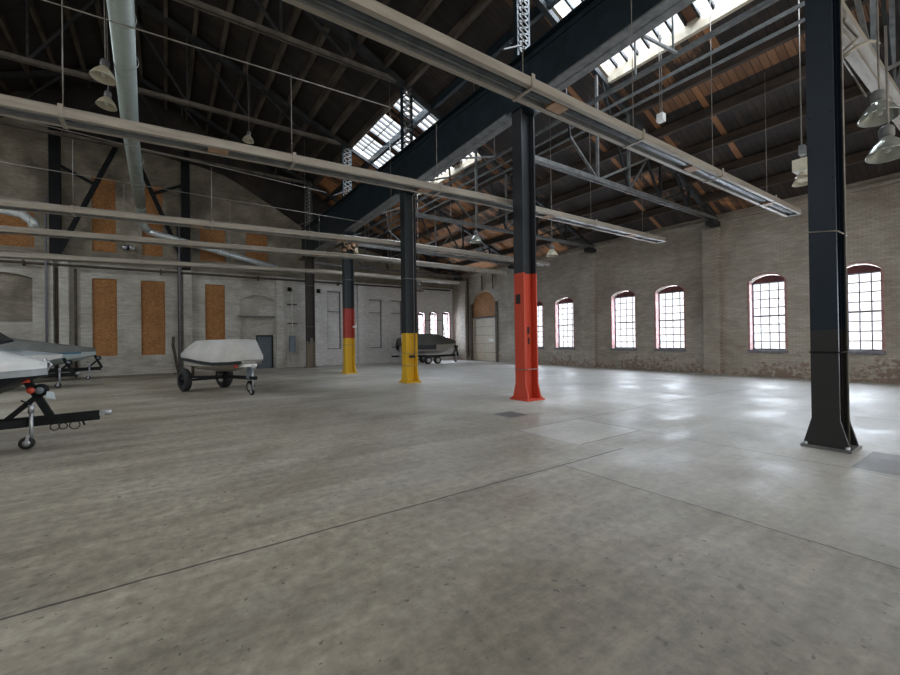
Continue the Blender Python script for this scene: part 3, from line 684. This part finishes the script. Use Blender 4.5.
# longitudinal bracing rails and knee braces beside the girder
for x, z, w_, lab in ((9.4, 7.86, .06, 'grey longitudinal brace rail nearest the plate girder'), (10.3, 8.05, .04, 'thin grey brace rail, second out from the girder'), (9.95, 7.53, .035, 'lower thin brace rail beneath the other two')):
    r = root('brace_rail', (x, 10, z), lab, 'rail', 'rails beside the girder')
    MB().box(x - w_, x - w_ * .3, -2, 27, z - w_ * .6, z + w_ * .6).box(x + w_ * .3, x + w_, -2, 27, z - w_ * .6, z + w_ * .6).build('rail', 'steel_lt', r)
    if x == 9.4:
        for i, (y, zg) in enumerate([(1.0, 7.7), (4.6, 7.7), (10.7, 7.45), (12.6, 7.35), (16.5, 7.15), (22.5, 7.0)]):
            MB().beam((gx(y) + .2, y, zg), (x, y, z), .05, .05).build('knee_brace', 'steel_lt', r)
        for y in (4.7, 5.6, 10.8, 11.8, 16.6, 17.6): MB().beam((x, y, z), (x, y, zr(x) - .1), .035, .035).build('hanger', 'steel_lt', r)
# gable bracing posts in front of the far wall
for x, s, lab in ((-4.3, 1, 'black steel post before the far wall, left of the round duct'), (.95, -1, 'black steel post before the far wall, right of the round duct')):
    r = root('gable_post', (x, 26.8, 5.62), lab, 'post', 'posts against the far gable')
    MB().box(x - .2, x + .2, 26.68, 26.96, 5.63, 13.0).build('post', 'black', r)
    MB().beam((x + s * .15, 26.75, 6.1), (x + s * 2.6, 26.75, 12.4), .12, .2).build('diagonal_brace', 'black', r)
    MB().beam((x + s * .15, 26.75, 10.2), (x + s * 1.5, 26.75, 9.5), .08, .14).build('short_brace', 'black', r)
    tag(MB().tube([(x - .32, 26.7, .2), (x - .32, 26.7, 8.6)], .045, 8).build('pipe', 'muntin', r), 'grey vertical pipe')

for x, z1, lab in ((.62, 8.2, 'rusty downpipe on the far wall behind the leaning post'), (-4.30, 5.3, 'rusty downpipe between the paired pilasters'), (-3.62, 5.3, 'thin rusty downpipe right of the paired pilasters')):
    o = MB().tube([(x, 26.95, 0), (x, 26.95, z1)], .075 if x > -3.7 and x > 0 else .05, 8).build('downpipe', 'rust'); tag(o, lab, 'pipe')
# ------------------------------------------------------------------ heater rails
RY = [(4.35, 0.6, 0), (8.4, -3.6, -.1), (14.15, -4.5, 0), (17.2, -6, 0), (21.8, -7, 0)]
RL = ['widest radiant heater rail crossing above the red column', 'radiant heater rail crossing the middle of the nave before the duct',
      'cream heater rail ending above the windows left of the red column', 'heater rail below the duct elbow, second farthest', 'farthest heater rail near the far wall']
for i, (y, xs, _) in enumerate(RY):
    xe = 15.6; z = 5.29
    zl = 5.29 if i < 1 else 5.0
    def zz(x): return z + (zl - z) * max(0, (7.0 - x)) / 10.0
    r = root('heater_rail', (xe, y, z), RL[i], 'heater', 'radiant heater rails')
    k = 1.0; secs = []
    prof = [(-.20, -.09), (-.20, .04), (-.13, .09), (.13, .09), (.20, .04), (.20, -.09), (.12, -.09), (.12, -.078), (.165, -.078), (.165, .03), (.11, .07), (-.11, .07), (-.165, .03), (-.165, -.078), (-.12, -.078), (-.12, -.09)]
    L = [xs, 7.0, xe]
    MB().loft([[(x, y + a, zz(x) + b) for a, b in prof] for x in L], close=True).build('reflector', 'cream', r)
    il = [(-.16, -.075), (-.16, .025), (-.10, .065), (.10, .065), (.16, .025), (.16, -.075), (.155, -.075), (.155, .02), (.096, .06), (-.096, .06), (-.155, .02), (-.155, -.075)]
    MB().loft([[(x, y + a, zz(x) + b) for a, b in il] for x in L], close=True).build('inner_liner', 'refl', r)
    tag(MB().tube([(x, y + .01, zz(x) - .005) for x in L], .055, 8).build('heater_tube', 'tube', r), 'dark heater tube')
    x = xe - 1.9
    while x > xs:
        MB().box(x - .16, x + .16, y - .10, y + .10, zz(x) - .085, zz(x) + .05).build('coupling', 'tan', r); x -= 4.3
    MB().box(xe, xe + .14, y - .17, y + .17, z - .08, z + .08).build('end_box', 'steel_lt', r)
    hx = {0: [.93, 4.36, 7.2, 10.4, 13.6], 1: [-1.25, 2.07, 5.46, 8.4, 11.4, 14.4], 2: [-1.93, 1.16, 4.03, 7.1, 10.4, 13.6], 3: [-4.2, -1.1, 2.0, 5.3, 8.6, 12], 4: [-4.2, -.9, 2.5, 6, 9.5, 13]}[i]
    for x in hx:
        top = 6.85 if (i >= 1 and x < 5.6) else zr(x) - .1
        MB().tube([(x, y, zz(x) + .08), (x, y, top)], .008, 6).build('hanger_rod', 'wire', r)
        MB().box(x - .03, x + .03, y - .21, y + .21, zz(x) - .105, zz(x) - .09).box(x - .03, x + .03, y - .215, y - .2, zz(x) - .09, zz(x) + .09).build('hanger_clip', 'cream', r)
for y, x0, x1, z0, z1, lab in ((8.4, -3.5, 4.2, 6.66, 6.87, 'thin pipe above the middle heater rail, crossing the round duct'), (14.15, -5, 4.6, 7.2, 6.75, 'thin pipe above the cream heater rail near the far gable'), (17.2, -6, 7.3, 6.95, 6.85, 'thin wire pipe before the far gable'), (21.8, -7, 7.2, 7.1, 6.9, 'farthest thin pipe across the gable')):
    o = MB().tube([(x0, y, z0), (x1, y, z1)], .011, 6).build('gas_pipe', 'wire'); tag(o, lab, 'pipe', 'thin pipes above the heater rails')
# pipe along the far wall
r = root('wall_pipe', (6, 26.75, 5.45), 'long dark pipe running along the far wall below the ledge', 'pipe')
MB().tube([(-7, 26.78, 5.42), (18.5, 26.78, 5.45)], .06, 8).build('pipe', 'rust', r)
for x in (-5.4, -.2, 4.6, 9.5, 14.5): MB().box(x - .03, x + .03, 26.72, 27.05, 5.3, 5.55).build('bracket', 'rust', r)
o = MB().tube([(-7, 26.6, 5.9), (7, 26.6, 5.75)], .04, 8).build('wall_pipe', 'cream'); tag(o, 'thin cream pipe above the long dark wall pipe', 'pipe')
# ------------------------------------------------------------------ ducts
r = root('round_duct', (-.85, 18, 8.2), 'large pale green spiral duct running high along the nave', 'duct')
pts = [(-.62, 8.6, 8.2), (-.85, 16.0, 8.2), (-.95, 24.4, 8.2)]
MB().tube(pts, [.215, .215, .215], 24).build('pipe', 'galv', r)
for t in (0.12, .22, .45, .62, .8):
    y = 8.6 + t * 15.8; x = -.62 - .33 * t; MB().lathe([(.216, -.02), (.226, -.02), (.226, .02), (.216, .02)], (x, y, 8.2), (0, 1, 0), 24).build('joint_ring', 'galv', r)
MB().tube([(-.95, 24.35, 8.2), (-.96, 25.2, 8.15), (-.95, 25.8, 7.95), (-.9, 26.1, 7.6), (-.7, 26.2, 7.38)], [.214, .21, .20, .19, .185], 20).build('elbow', 'galv', r)
for y in (14.0, 19.5): MB().tube([(-.62 - .021 * (y - 8.6), y, 8.2), (-.62 - .021 * (y - 8.6), y, zr(-.4) - .2)], .01, 5).build('hanger', 'wire', r)
r = root('thin_duct', (2.4, 26.2, 6.7), 'thin silver duct slanting down to the right from the round duct elbow', 'duct')
tag(MB().tube([(-.72, 26.2, 7.38), (-.3, 26.2, 7.27), (5.5, 26.2, 6.04)], .16, 16).build('pipe', 'silver', r), 'silver pipe')
MB().lathe([(.15, 0), (.19, 0), (.19, .08), (.15, .08)], (2.5, 26.2, 6.68), (.978, 0, -.21), 16).build('joint_ring', 'silver', r)
o = MB().tube([(-6.2, 23.5, 7.0), (-5.2, 23.5, 6.98), (-4.75, 23.5, 6.9), (-4.45, 23.5, 6.65), (-4.4, 23.5, 6.4)], .17, 16).build('flexible_duct', 'silver'); tag(o, 'short curved silver duct at the left picture edge', 'duct')
# ------------------------------------------------------------------ lamps
def lamp(x, y, z, dia, mat, lab, top, tilt=0):
    r = root('high_bay_lamp', (x, y, z), lab, 'lamp', 'high bay lamps')
    k = dia / .42
    MB().lathe([(.055 * k, .22 * k), (.10 * k, .17 * k), (.16 * k, .09 * k), (.205 * k, 0), (.21 * k, -.015 * k), (.20 * k, -.012 * k), (.15 * k, .085 * k), (.09 * k, .16 * k), (.04 * k, .2 * k)], (x, y, z), (tilt, tilt * .4, 1), 24).build('reflector', mat, r)
    MB().lathe([(0, .36 * k), (.06 * k, .36 * k), (.075 * k, .33 * k), (.075 * k, .24 * k), (.06 * k, .21 * k), (0, .21 * k)], (x, y, z), (tilt, tilt * .4, 1), 14).build('housing', 'steel_lt', r)
    MB().lathe([(0, -.02 * k), (.035 * k, 0), (.04 * k, .05 * k), (.02 * k, .14 * k), (0, .14 * k)], (x, y, z + .03 * k), (tilt, tilt * .4, 1), 12).build('bulb', 'white', r)
    MB().tube([(x + tilt * .35 * k, y, z + .35 * k), (x + tilt * .35 * k, y, z + .45 * k), (x, y, top)], .012, 6).build('cord', 'wire', r)
lamp(7.43, 1.19, 4.33, .40, 'lampglass', 'large ribbed lamp right of the near column, upper one', 6.3, .12)
lamp(6.78, 1.02, 3.64, .38, 'lampglass', 'large ribbed lamp at the right edge, lower one', 5.1, .12)
lamp(-1.15, 12.4, 7.8, .5, 'lampcream', 'ivory lamp left of the round duct, upper one', zr(-1.15) - .02, .1)
lamp(-1.37, 15.5, 8.55, .5, 'lampcream', 'ivory lamp left of the round duct, lower one', zr(-1.37) - .02, .1)
lamp(2.86, 18.62, 9.9, .45, 'lampcream', 'small lamp high under the tan truss tie', zr(2.86) - .02, .1)
lamp(8.69, 10.99, 4.9, .42, 'lampglass', 'lamp hanging between the yellow footed and red columns', zr(8.69) - .02)
lamp(11.2, 9.88, 4.5, .42, 'lampcream', 'lamp just right of the red column above the windows', zr(11.2) - .02)
lamp(14.0, 3.7, 5.62, .42, 'lampcream', 'lamp left of the near column at the wall head', zr(14.0) - .02)
lamp(10.28, 17.6, 4.02, .5, 'rust', 'small dark shaded lamp beside the yellow footed column', zr(10.28) - .02)
lamp(10.4, 1.2, 4.2, .42, 'lampcream', 'lamp cut off by the right picture edge', 6.3)
r = root('junction_fixture', (11.46, 3.02, 5.3), 'cluster of pale metal boxes and hooks left of the near column', 'fixture')
MB().box(11.3, 11.6, 2.9, 3.15, 5.15, 5.4).build('box', 'lampcream', r); MB().box(11.35, 11.5, 2.95, 3.05, 5.5, 5.7).build('bracket', 'steel_lt', r)
MB().lathe([(.05, .1), (.13, 0), (.12, 0), (.04, .09)], (11.4, 3.0, 5.02), (0, 0, 1), 14).build('shade', 'lampcream', r); MB().tube([(11.45, 3.02, 5.4), (11.45, 3.02, zr(11.5) - .1)], .012, 6).build('cord', 'wire', r)
r = root('junction_box', (10.5, 5.58, 7.2), 'small pale box hanging on two cords under the aisle roof', 'box')
MB().box(10.42, 10.58, 5.5, 5.66, 7.1, 7.3).build('box', 'white', r); MB().tube([(10.45, 5.58, 7.3), (10.45, 5.58, zr(10.45) - .1)], .01, 5).tube([(10.55, 5.58, 7.3), (10.55, 5.58, zr(10.55) - .1)], .01, 5).build('cord', 'wire', r)
r = root('emergency_light', (-1.58, 27.1, 6.57), 'round grey twin lamp on the far wall between the upper boards', 'lamp')
MB().box(-1.75, -1.4, 27.05, 27.24, 6.5, 6.7).build('box', 'black', r)
for x in (-1.72, -1.42): MB().lathe([(0, 0), (.12, 0), (.13, .06), (.06, .12), (0, .12)], (x, 27.05, 6.6), (0, -1, 0), 14).build('lamp_head', 'zinc', r)
r = root('pipe_cluster', (7.2, 19.3, 6.3), 'tangle of pale boxes and pipes at the top of the red banded column', 'fixture')
for k in range(7):
    x = 7.1 + .12 * k; z = 5.95 + .14 * ((k * 3) % 5); MB().box(x, x + .16, 19.34, 19.5, z, z + .13 + .05 * (k % 3)).build('box', 'lampcream' if k % 2 else 'tan', r)
MB().tube([(7.0, 19.15, 6.6), (7.1, 19.15, 6.2), (7.6, 19.15, 6.0), (8.0, 19.2, 5.7)], .03, 8).build('pipe', 'tan', r)
# conduit bracket beside the near column
r = root('conduit_arm', (8.0, 1.4, 5.4), 'pale bent conduit and arm behind the near black column', 'conduit')
MB().tube([(8.49, 1.72, 6.66), (8.5, 1.71, 6.32), (8.67, 1.59, 6.08), (8.47, 1.73, 5.87)], .02, 8).build('conduit', 'wire', r)
MB().tube([(8.47, 1.73, 5.79), (8.65, 1.61, 5.94), (8.8, 1.51, 6.02), (8.9, 1.44, 6.01), (8.93, 1.42, 5.97)], .03, 8).build('arm', 'cream', r)
MB().tube([(8.4, 1.72, 5.74), (7.44, 1.3, 4.64)], .012, 6).build('cable', 'wire', r)
# ------------------------------------------------------------------ small things on the far wall
r = root('electrical_panel', (6.54, 27.0, 1.45), 'blue grey electrical box on the far wall right of the door', 'electrical box')
MB().box(6.36, 6.72, 26.9, 27.04, .94, 1.96).build('box', 'boxblue', r); MB().tube([(6.54, 26.97, 1.96), (6.54, 26.97, 4.6)], .03, 6).build('conduit', 'white', r)
for z in (2.7, 3.9): MB().box(6.25, 6.85, 26.96, 27.03, z, z + .07).build('bracket', 'rust', r)
o = MB().box(5.62, 6.02, 26.86, 26.9, 0, .0 + .9).build('notice_board', 'white') if False else None
for x, z, lab in ((6.3, 4.75, 'small dark box on the wall left of the farthest column'), (8.1, 4.75, 'small dark box on the wall right of the farthest column')):
    o = MB().box(x, x + .22, 26.9, 27.04, z, z + .25).lathe([(0, 0), (.06, 0), (.09, .1), (0, .1)], (x + .11, 26.9, z + .08), (0, -1, -.3), 10).build('wall_speaker', 'black'); tag(o, lab, 'speaker')
r = root('leaning_post', (.43, 25.9, 0), 'dark rusty post leaning by the far wall left of the covered boat', 'post')
MB().tube([(.55, 26.0, 0), (.45, 26.0, .5), (.3, 26.0, 1.5), (.32, 26.0, 1.95)], .07, 8).build('post', 'rust', r); MB().box(.3, .8, 25.8, 26.2, 0, .04).build('foot', 'rust', r)

# ------------------------------------------------------------------ boats
def wheel(r, x, y, rad, wd, mat='hub'):
    t = MB().lathe([(rad * .55, -wd / 2), (rad * .85, -wd / 2), (rad, -wd * .3), (rad, wd * .3), (rad * .85, wd / 2), (rad * .55, wd / 2)], (x, y, rad), (0, 1, 0), 24).build('wheel', 'rubber', r)
    MB().lathe([(0, -wd * .42), (rad * .2, -wd * .42), (rad * .25, -wd * .25), (rad * .45, -wd * .25), (rad * .56, -wd * .46), (rad * .56, wd * .46), (rad * .45, wd * .25), (rad * .25, wd * .25), (rad * .2, wd * .42), (0, wd * .42)], (x, y, rad), (0, 1, 0), 18).build('rim', mat, t)
def jack(r, x, y, ztop, wr=.095):
    j = MB().tube([(x, y, wr * 1.4), (x, y, ztop)], .027, 10).tube([(x, y, ztop), (x, y, ztop + .12)], .038, 10).build('jack_post', 'zinc', r)
    MB().tube([(x, y, ztop + .12), (x - .1, y - .05, ztop + .2)], .012, 6).build('crank', 'black', j)
    MB().beam((x - .02, y - .05, wr * 2.4), (x - .05, y - .05, wr), .02, .04).beam((x - .02, y + .05, wr * 2.4), (x - .05, y + .05, wr), .02, .04).build('fork', 'zinc', j)
    w_ = MB().lathe([(0, -.04), (wr * .9, -.04), (wr, -.02), (wr, .02), (wr * .9, .04), (0, .04)], (x - .05, y, wr), (0, 1, 0), 16).build('jack_wheel', 'rubber', r)
    MB().lathe([(0, -.045), (wr * .5, -.045), (wr * .5, .045), (0, .045)], (x - .05, y, wr), (0, 1, 0), 12).build('jack_hub', 'zinc', w_)
def hull(L, B, zk, zc, zg, bowx, n=12, full=2.4):
    """stations from stern (bowx-L) to bow; returns keel/chine/gunwale lists"""
    st_ = []
    for i in range(n + 1):
        t = i / n; x = bowx - L + L * t
        wf = max(.02, (1 - t ** full)) ** .65
        k = zk + (zg - zk) * max(0, (t - .62) / .38) ** 2.2 * .85
        c = zc + (zg - zc) * max(0, (t - .5) / .5) ** 2 * .6
        st_.append((x, wf * B, k, max(k + .01, c), zg + .12 * max(0, t - .55)))
    return st_
# foreground boat A, local frame: origin on floor under the jack, bow toward +X
A = Vector((-1.81, 9.07, 0))
r = root('bowrider_boat', A, 'white boat bow with dark hull at the left edge, nearest the camera', 'boat')
S = [(-6.76, 1.0, .66, .98, 1.27), (-4.6, 1.0, .66, 1.0, 1.28), (-3.5, .95, .69, 1.04, 1.29), (-2.6, .72, .74, 1.08, 1.30), (-2.3, .59, .79, 1.10, 1.31), (-2.1, .48, .86, 1.11, 1.315), (-1.9, .36, .95, 1.12, 1.32), (-1.7, .2, 1.07, 1.125, 1.33), (-1.56, .03, 1.12, 1.13, 1.335)]
def shp(rt, S, cy, zlow, zup, mat_low, mat_band, mat_top, deck_h, kb=.92):
    lo = MB().loft([[(x, cy - b, c), (x, cy - b * .5, (k + c) / 2 - .03), (x, cy, k), (x, cy + b * .5, (k + c) / 2 - .03), (x, cy + b, c)] for x, b, k, c, g in [(x, b * kb, k, c, g) for x, b, k, c, g in S]], True); o1 = lo.build('hull', mat_low, rt)
    bd = MB().loft([[(x, cy - b * kb, c), (x, cy - b, g - .0), (x, cy + b, g), (x, cy + b * kb, c)] for x, b, k, c, g in S], False); bd.build('topsides', mat_band, rt)
    return o1
shp(r, S, A.y, 0, 0, 'boatdark', 'boatgrey', None, 0)
CR = lambda x: min(1, max(0, (-1.56 - x)) / .6)
dk = MB().loft([[(x, A.y - b * 1.0, g - .10), (x, A.y - b * 1.03, g), (x, A.y - b * .7, g + .17 * CR(x)), (x, A.y, g + .24 * CR(x)), (x, A.y + b * .7, g + .17 * CR(x)), (x, A.y + b * 1.03, g), (x, A.y + b * 1.0, g - .10)] for x, b, k, c, g in S], True)
tag(dk.build('deck', 'boatwhite', r), 'white foredeck')
ph = MB()
x_, b_ = -2.35, None
for s in S:
    if s[0] < -2.05: b_ = s[1]
ph.lathe([(0, 0), (.07, 0), (.08, .03), (0, .04)], (-2.13, A.y - .38, 1.38), (.35, -1, .35), 16)
tag(ph.build('porthole', 'boatdark', r), 'dark oval window')
MB().tube([(-1.60, A.y, 1.38), (-1.52, A.y, 1.30), (-1.58, A.y, 1.16)], .02, 6).build('bow_eye', 'zinc', r)
def trailer(rt, cy, cx, tongue_end, axle, ztop, zf=.5, track=.95, dual=False, wr=.30, stand=True, zbow=1.15, bx=None, long_=4.5, jx=0):
    """frame beams, tongue, coupler, stand, wheels"""
    MB().beam((tongue_end - .12, cy, zf - .02), (cx - 1.6, cy, zf - .06), .1, .15).build('tongue', 'black', rt)
    for s in (-1, 1): MB().beam((cx - .5, cy + s * .05, zf - .04), (cx - 2.2, cy + s * track * .75, zf)if True else 0, .07, .1).beam((cx - 2.2, cy + s * track * .75, zf), (cx - long_, cy + s * track * .75, zf), .07, .1).build('frame_rail', 'black', rt)
    MB().beam((axle, cy - track, wr), (axle, cy + track, wr), .06, .06).beam((cx - 2.2, cy - .72, zf), (cx - 2.2, cy + .72, zf), .07, .08).build('axle', 'black', rt)
    tag(MB().beam((tongue_end - .14, cy, zf), (tongue_end, cy, zf + .02), .07, .07).lathe([(0, 0), (.05, 0), (.05, .07), (.03, .09), (0, .09)], (tongue_end - .01, cy, zf - .03), (0, 0, 1), 10).build('coupler', 'zinc', rt), 'silver hitch coupler')
    for s in (-1, 1):
        wheel(rt, axle, cy + s * track, wr, .2)
        if dual: wheel(rt, axle + .72, cy + s * track, wr, .2)
    if stand:
        b0 = bx
        s_ = MB().beam((b0 + .22, cy, zf), (b0 - .06, cy, zbow), .09, .11, up=(0, 1, 0)).beam((b0 - .3, cy, zf), (b0 + .02, cy, zf + .32), .07, .07, up=(0, 1, 0)).build('winch_stand', 'black', rt)
        MB().lathe([(0, -.05), (.10, -.05), (.10, -.035), (.05, -.03), (.05, .03), (.10, .035), (.10, .05), (0, .05)], (b0 + .10, cy - .05, zbow - .17), (0, 1, 0), 16).build('winch', 'black', s_)
        MB().lathe([(0, -.052), (.055, -.056), (.055, .05), (0, .052)], (b0 + .10, cy - .05, zbow - .17), (0, 1, 0), 12).build('winch_hub', 'boxblue', s_)
    if jx is not None: jack(rt, jx + .08, cy - .12, zf + .12)
trailer(r, A.y, -1.3, -.81, -5.0, 0, zf=.44, wr=.3, bx=-1.74, zbow=1.06, jx=A.x)
tag(MB().lathe([(0, 0), (.05, 0), (.05, .03), (0, .035)], (-1.73, A.y - .12, .90), (0, -1, 0), 10).beam((-1.86, A.y - .12, 1.05), (-1.74, A.y - .12, 1.05), .04, .05).build('marker_light', 'redlens', r), 'red marker light')
tag(MB().add([(-1.56, A.y - .17, .78), (-1.44, A.y - .17, .74), (-1.46, A.y - .17, .86), (-1.54, A.y - .17, .88), (-1.56, A.y - .165, .78), (-1.44, A.y - .165, .74), (-1.46, A.y - .165, .86), (-1.54, A.y - .165, .88)], [(0, 1, 2, 3), (7, 6, 5, 4), (0, 4, 5, 1), (1, 5, 6, 2), (2, 6, 7, 3), (3, 7, 4, 0)]).build('tag_card', 'ltblue', r), 'pale blue card')
lp = MB()
for cx_, rr_ in ((-1.48, .055), (-1.38, .05), (-1.24, .065)):
    lp.tube([(cx_ + rr_ * math.cos(t), A.y - .02, .29 + rr_ * math.sin(t)) for t in [2 * math.pi * k / 12 for k in range(13)]], .008, 6)
lp.tube([(-1.55, A.y, .38), (-1.50, A.y, .33)], .01, 6).tube([(-1.28, A.y, .4), (-1.24, A.y, .33)], .01, 6).tube([(-1.16, A.y, .39), (-1.12, A.y, .27)], .014, 6)
tag(lp.build('safety_chains', 'black', r), 'coiled hoses and chains under the tongue')

# middle left boat
r = root('speedboat', (-3.4, 21.0, 0), 'pale grey speedboat with dark windscreen, second from the camera at left', 'boat')
S = hull(5.6, 1.05, .62, .86, 1.20, -3.2)
shp(r, S, 21.0, 0, 0, 'boatgrey', 'boatwhite', None, 0)
dk = MB().loft([[(x, 21 - b, g), (x, 21 - b * .7, g + .24 * min(1, max(0, (-3.2 - x) / 1.7))), (x, 21.0, g + .33 * min(1, max(0, (-3.2 - x) / 1.7))), (x, 21 + b * .7, g + .24 * min(1, max(0, (-3.2 - x) / 1.7))), (x, 21 + b, g)] for x, b, k, c, g in S], True)
dk.build('deck', 'boatgrey', r)
MB().add([(-5.4, 20.3, 2.4), (-4.6, 20.4, 1.75), (-4.5, 21, 1.8), (-5.3, 21, 2.5), (-4.6, 21.6, 1.75), (-5.4, 21.7, 2.4), (-5.45, 20.3, 1.5), (-5.45, 21.7, 1.5)], [(0, 1, 2, 3), (3, 2, 4, 5), (0, 6, 1), (5, 4, 7)]).build('windscreen', 'boatdark', r)
trailer(r, 21.0, -3.0, -2.72, -6.4, 0, zf=.5, bx=-3.12, zbow=1.1, jx=-3.35)
# far left boat
r = root('covered_speedboat', (-3.0, 24.8, 0), 'aqua and white speedboat under a grey cover, farthest at left', 'boat')
S = hull(5.4, 1.05, .66, .9, 1.22, -2.66)
shp(r, S, 24.8, 0, 0, 'boataqua', 'boataqua', None, 0)
for s in (-1, 1): pass
MB().loft([[(x, 24.8 - b * 1.02, g - .06), (x, 24.8 - b * 1.04, g + .02), (x, 24.8 + b * 1.04, g + .02), (x, 24.8 + b * 1.02, g - .06)] for x, b, k, c, g in S[:-1]]).build('rub_rail', 'boatblue', r)
cv = MB().loft([[(x, 24.8 - b * 1.06, g), (x, 24.8 - b * .6, g + .10 + .5 * min(1, max(0, (-2.66 - x) / 3.0))), (x, 24.8, g + .16 + .6 * min(1, max(0, (-2.66 - x) / 3.0))), (x, 24.8 + b * .6, g + .10 + .5 * min(1, max(0, (-2.66 - x) / 3.0))), (x, 24.8 + b * 1.06, g)] for x, b, k, c, g in S], True)
tag(cv.build('cover', 'covergr', r), 'grey canvas cover')
trailer(r, 24.8, -2.7, -2.35, -5.9, 0, zf=.52, bx=-2.66, zbow=1.15, jx=-2.95)

# covered boat B (local frame rotated)
hd_ = math.atan2(-2.86, 1.06)
r = root('covered_boat', (1.08, 16.56, 0), 'small boat under a pale canvas cover on its trailer, left of centre', 'boat', rz=hd_)
ax = [(-.15, .66, 1.24), (.4, .70, 1.22), (1.2, .72, 1.16), (2.0, .70, 1.12), (2.7, .54, 1.14), (3.05, .36, 1.17)]
cov = []
for x, b, z in ax:
    zt_ = 1.70 if .3 <= x <= 2.8 else (1.42 if x < .3 else 1.26)
    tb = .62 if .3 <= x <= 2.8 else .8
    cov.append([(x, -b * .98, z - .12), (x, -b, z), (x, -b * tb, zt_ - .03), (x, 0, zt_), (x, b * tb, zt_ - .03), (x, b, z), (x, b * .98, z - .12)])
cov[0] = [(x - .05, y, z) for x, y, z in cov[0]]
tag(MB().loft(cov, True).build('cover', 'coverlt', r), 'pale grey taut canvas cover')
hs = [[(x, -b * .93, z - .1), (x, -b * .86, .86 + .1 * max(0, x - 2) ** 2), (x, 0, .66 + .22 * max(0, x - 1.8) ** 1.3), (x, b * .86, .86 + .1 * max(0, x - 2) ** 2), (x, b * .93, z - .1)] for x, b, z in ax]
MB().loft(hs).build('hull', 'hulltan', r)
MB().loft([[(x, -b * .95, z - .1), (x, -b * .95, z - .22), (x, b * .95, z - .22), (x, b * .95, z - .1)] for x, b, z in ax]).build('hull_stripe', 'boatdark', r)
MB().beam((3.25, 0, .52), (1.2, 0, .5), .1, .1).build('tongue', 'black', r)
for s in (-1, 1):
    MB().beam((1.4, s * .05, .5), (.7, s * .6, .5), .07, .08).beam((.7, s * .6, .5), (-.4, s * .6, .5), .07, .08).build('frame_rail', 'black', r)
    wheel(r, 0.1 if s < 0 else .02, s * .66, .38 if s < 0 else .43, .2 if s < 0 else .27, 'black' if s < 0 else 'hub')
    MB().beam((.2, s * .45, .5), (.2, s * .45, .86), .06, .1).build('bunk', 'rust', r)
MB().beam((.05, -.8, .36), (.05, .8, .36), .07, .07).build('axle', 'black', r)
MB().beam((2.9, 0, .5), (2.98, 0, .98), .14, .14).build('winch_stand', 'boxblue', r)
MB().box(2.86, 3.12, -.3, .12, .86, .95).build('bow_step', 'white', r)
tag(MB().box(2.78, 2.86, -.42, -.34, .84, .96).build('marker_light', 'redlens', r), 'red marker light')
jack(r, 3.12, -.02, .78, .1)
wheel(r, 2.5, .25, .2, .1)

# far right boat C
yc = 24.0
r = root('trailered_runabout', (14.8, yc, 0), 'dark covered runabout on a trailer behind the yellow footed column', 'boat')
S = hull(4.2, .95, .66, .9, 1.38, 16.95, full=2.2)
MB().loft([[(x, yc - b * .92, c), (x, yc - b * .45, (k + c) / 2 - .02), (x, yc, k), (x, yc + b * .45, (k + c) / 2 - .02), (x, yc + b * .92, c)] for x, b, k, c, g in S], True).build('hull', 'hulltan', r)
MB().loft([[(x, yc - b * .92, c), (x, yc - b, g), (x, yc + b, g), (x, yc + b * .92, c)] for x, b, k, c, g in S]).build('topsides', 'hulltan', r)
MB().loft([[(x, yc - b * .955 - .02, c + .06), (x, yc - b - .02, g - .02), (x, yc + b + .02, g - .02), (x, yc + b * .955 + .02, c + .06)] for x, b, k, c, g in S[:7]]).build('hull_stripe', 'boatdark', r)
MB().loft([[(x, yc - b * 1.03, g - .12), (x, yc - b * 1.04, g + .02), (x, yc - b * .5, g + .1 + .52 * min(1, max(0, (16.95 - x) / 1.9)) * (1 if x > 13.2 else .4)), (x, yc + b * .5, g + .1 + .52 * min(1, max(0, (16.95 - x) / 1.9)) * (1 if x > 13.2 else .4)), (x, yc + b * 1.04, g + .02), (x, yc + b * 1.03, g - .12)] for x, b, k, c, g in S]).build('cover', 'coverdk', r)
om = MB().loft([[(12.45, yc - .15, 1.2), (12.8, yc - .15, 1.2), (12.8, yc + .15, 1.2), (12.45, yc + .15, 1.2)], [(12.35, yc - .18, 1.5), (12.8, yc - .18, 1.55), (12.8, yc + .18, 1.55), (12.35, yc + .18, 1.5)], [(12.45, yc - .12, 1.75), (12.75, yc - .12, 1.75), (12.75, yc + .12, 1.75), (12.45, yc + .12, 1.75)]], close=True).build('outboard_motor', 'coverdk', r)
MB().box(12.52, 12.62, yc - .05, yc + .05, .45, 1.2).build('motor_leg', 'zinc', om)
for s in (-1, 1): MB().tube([(12.5, yc + s * .85, .55), (12.3, yc + s * .85, 1.1), (12.2, yc + s * .85, 1.95)], .035, 8).build('guide_post', 'white', r)
trailer(r, yc, 16.2, 17.35, 14.1, 0, zf=.52, bx=16.95, zbow=1.25, dual=True, wr=.26, long_=3.9, jx=16.85)
MB().tube([(14.4, yc, 1.9), (14.4, yc, 2.9), (15.9, yc, 2.95), (16.1, yc, 1.75)], .02, 6).build('tow_arch', 'black', r)
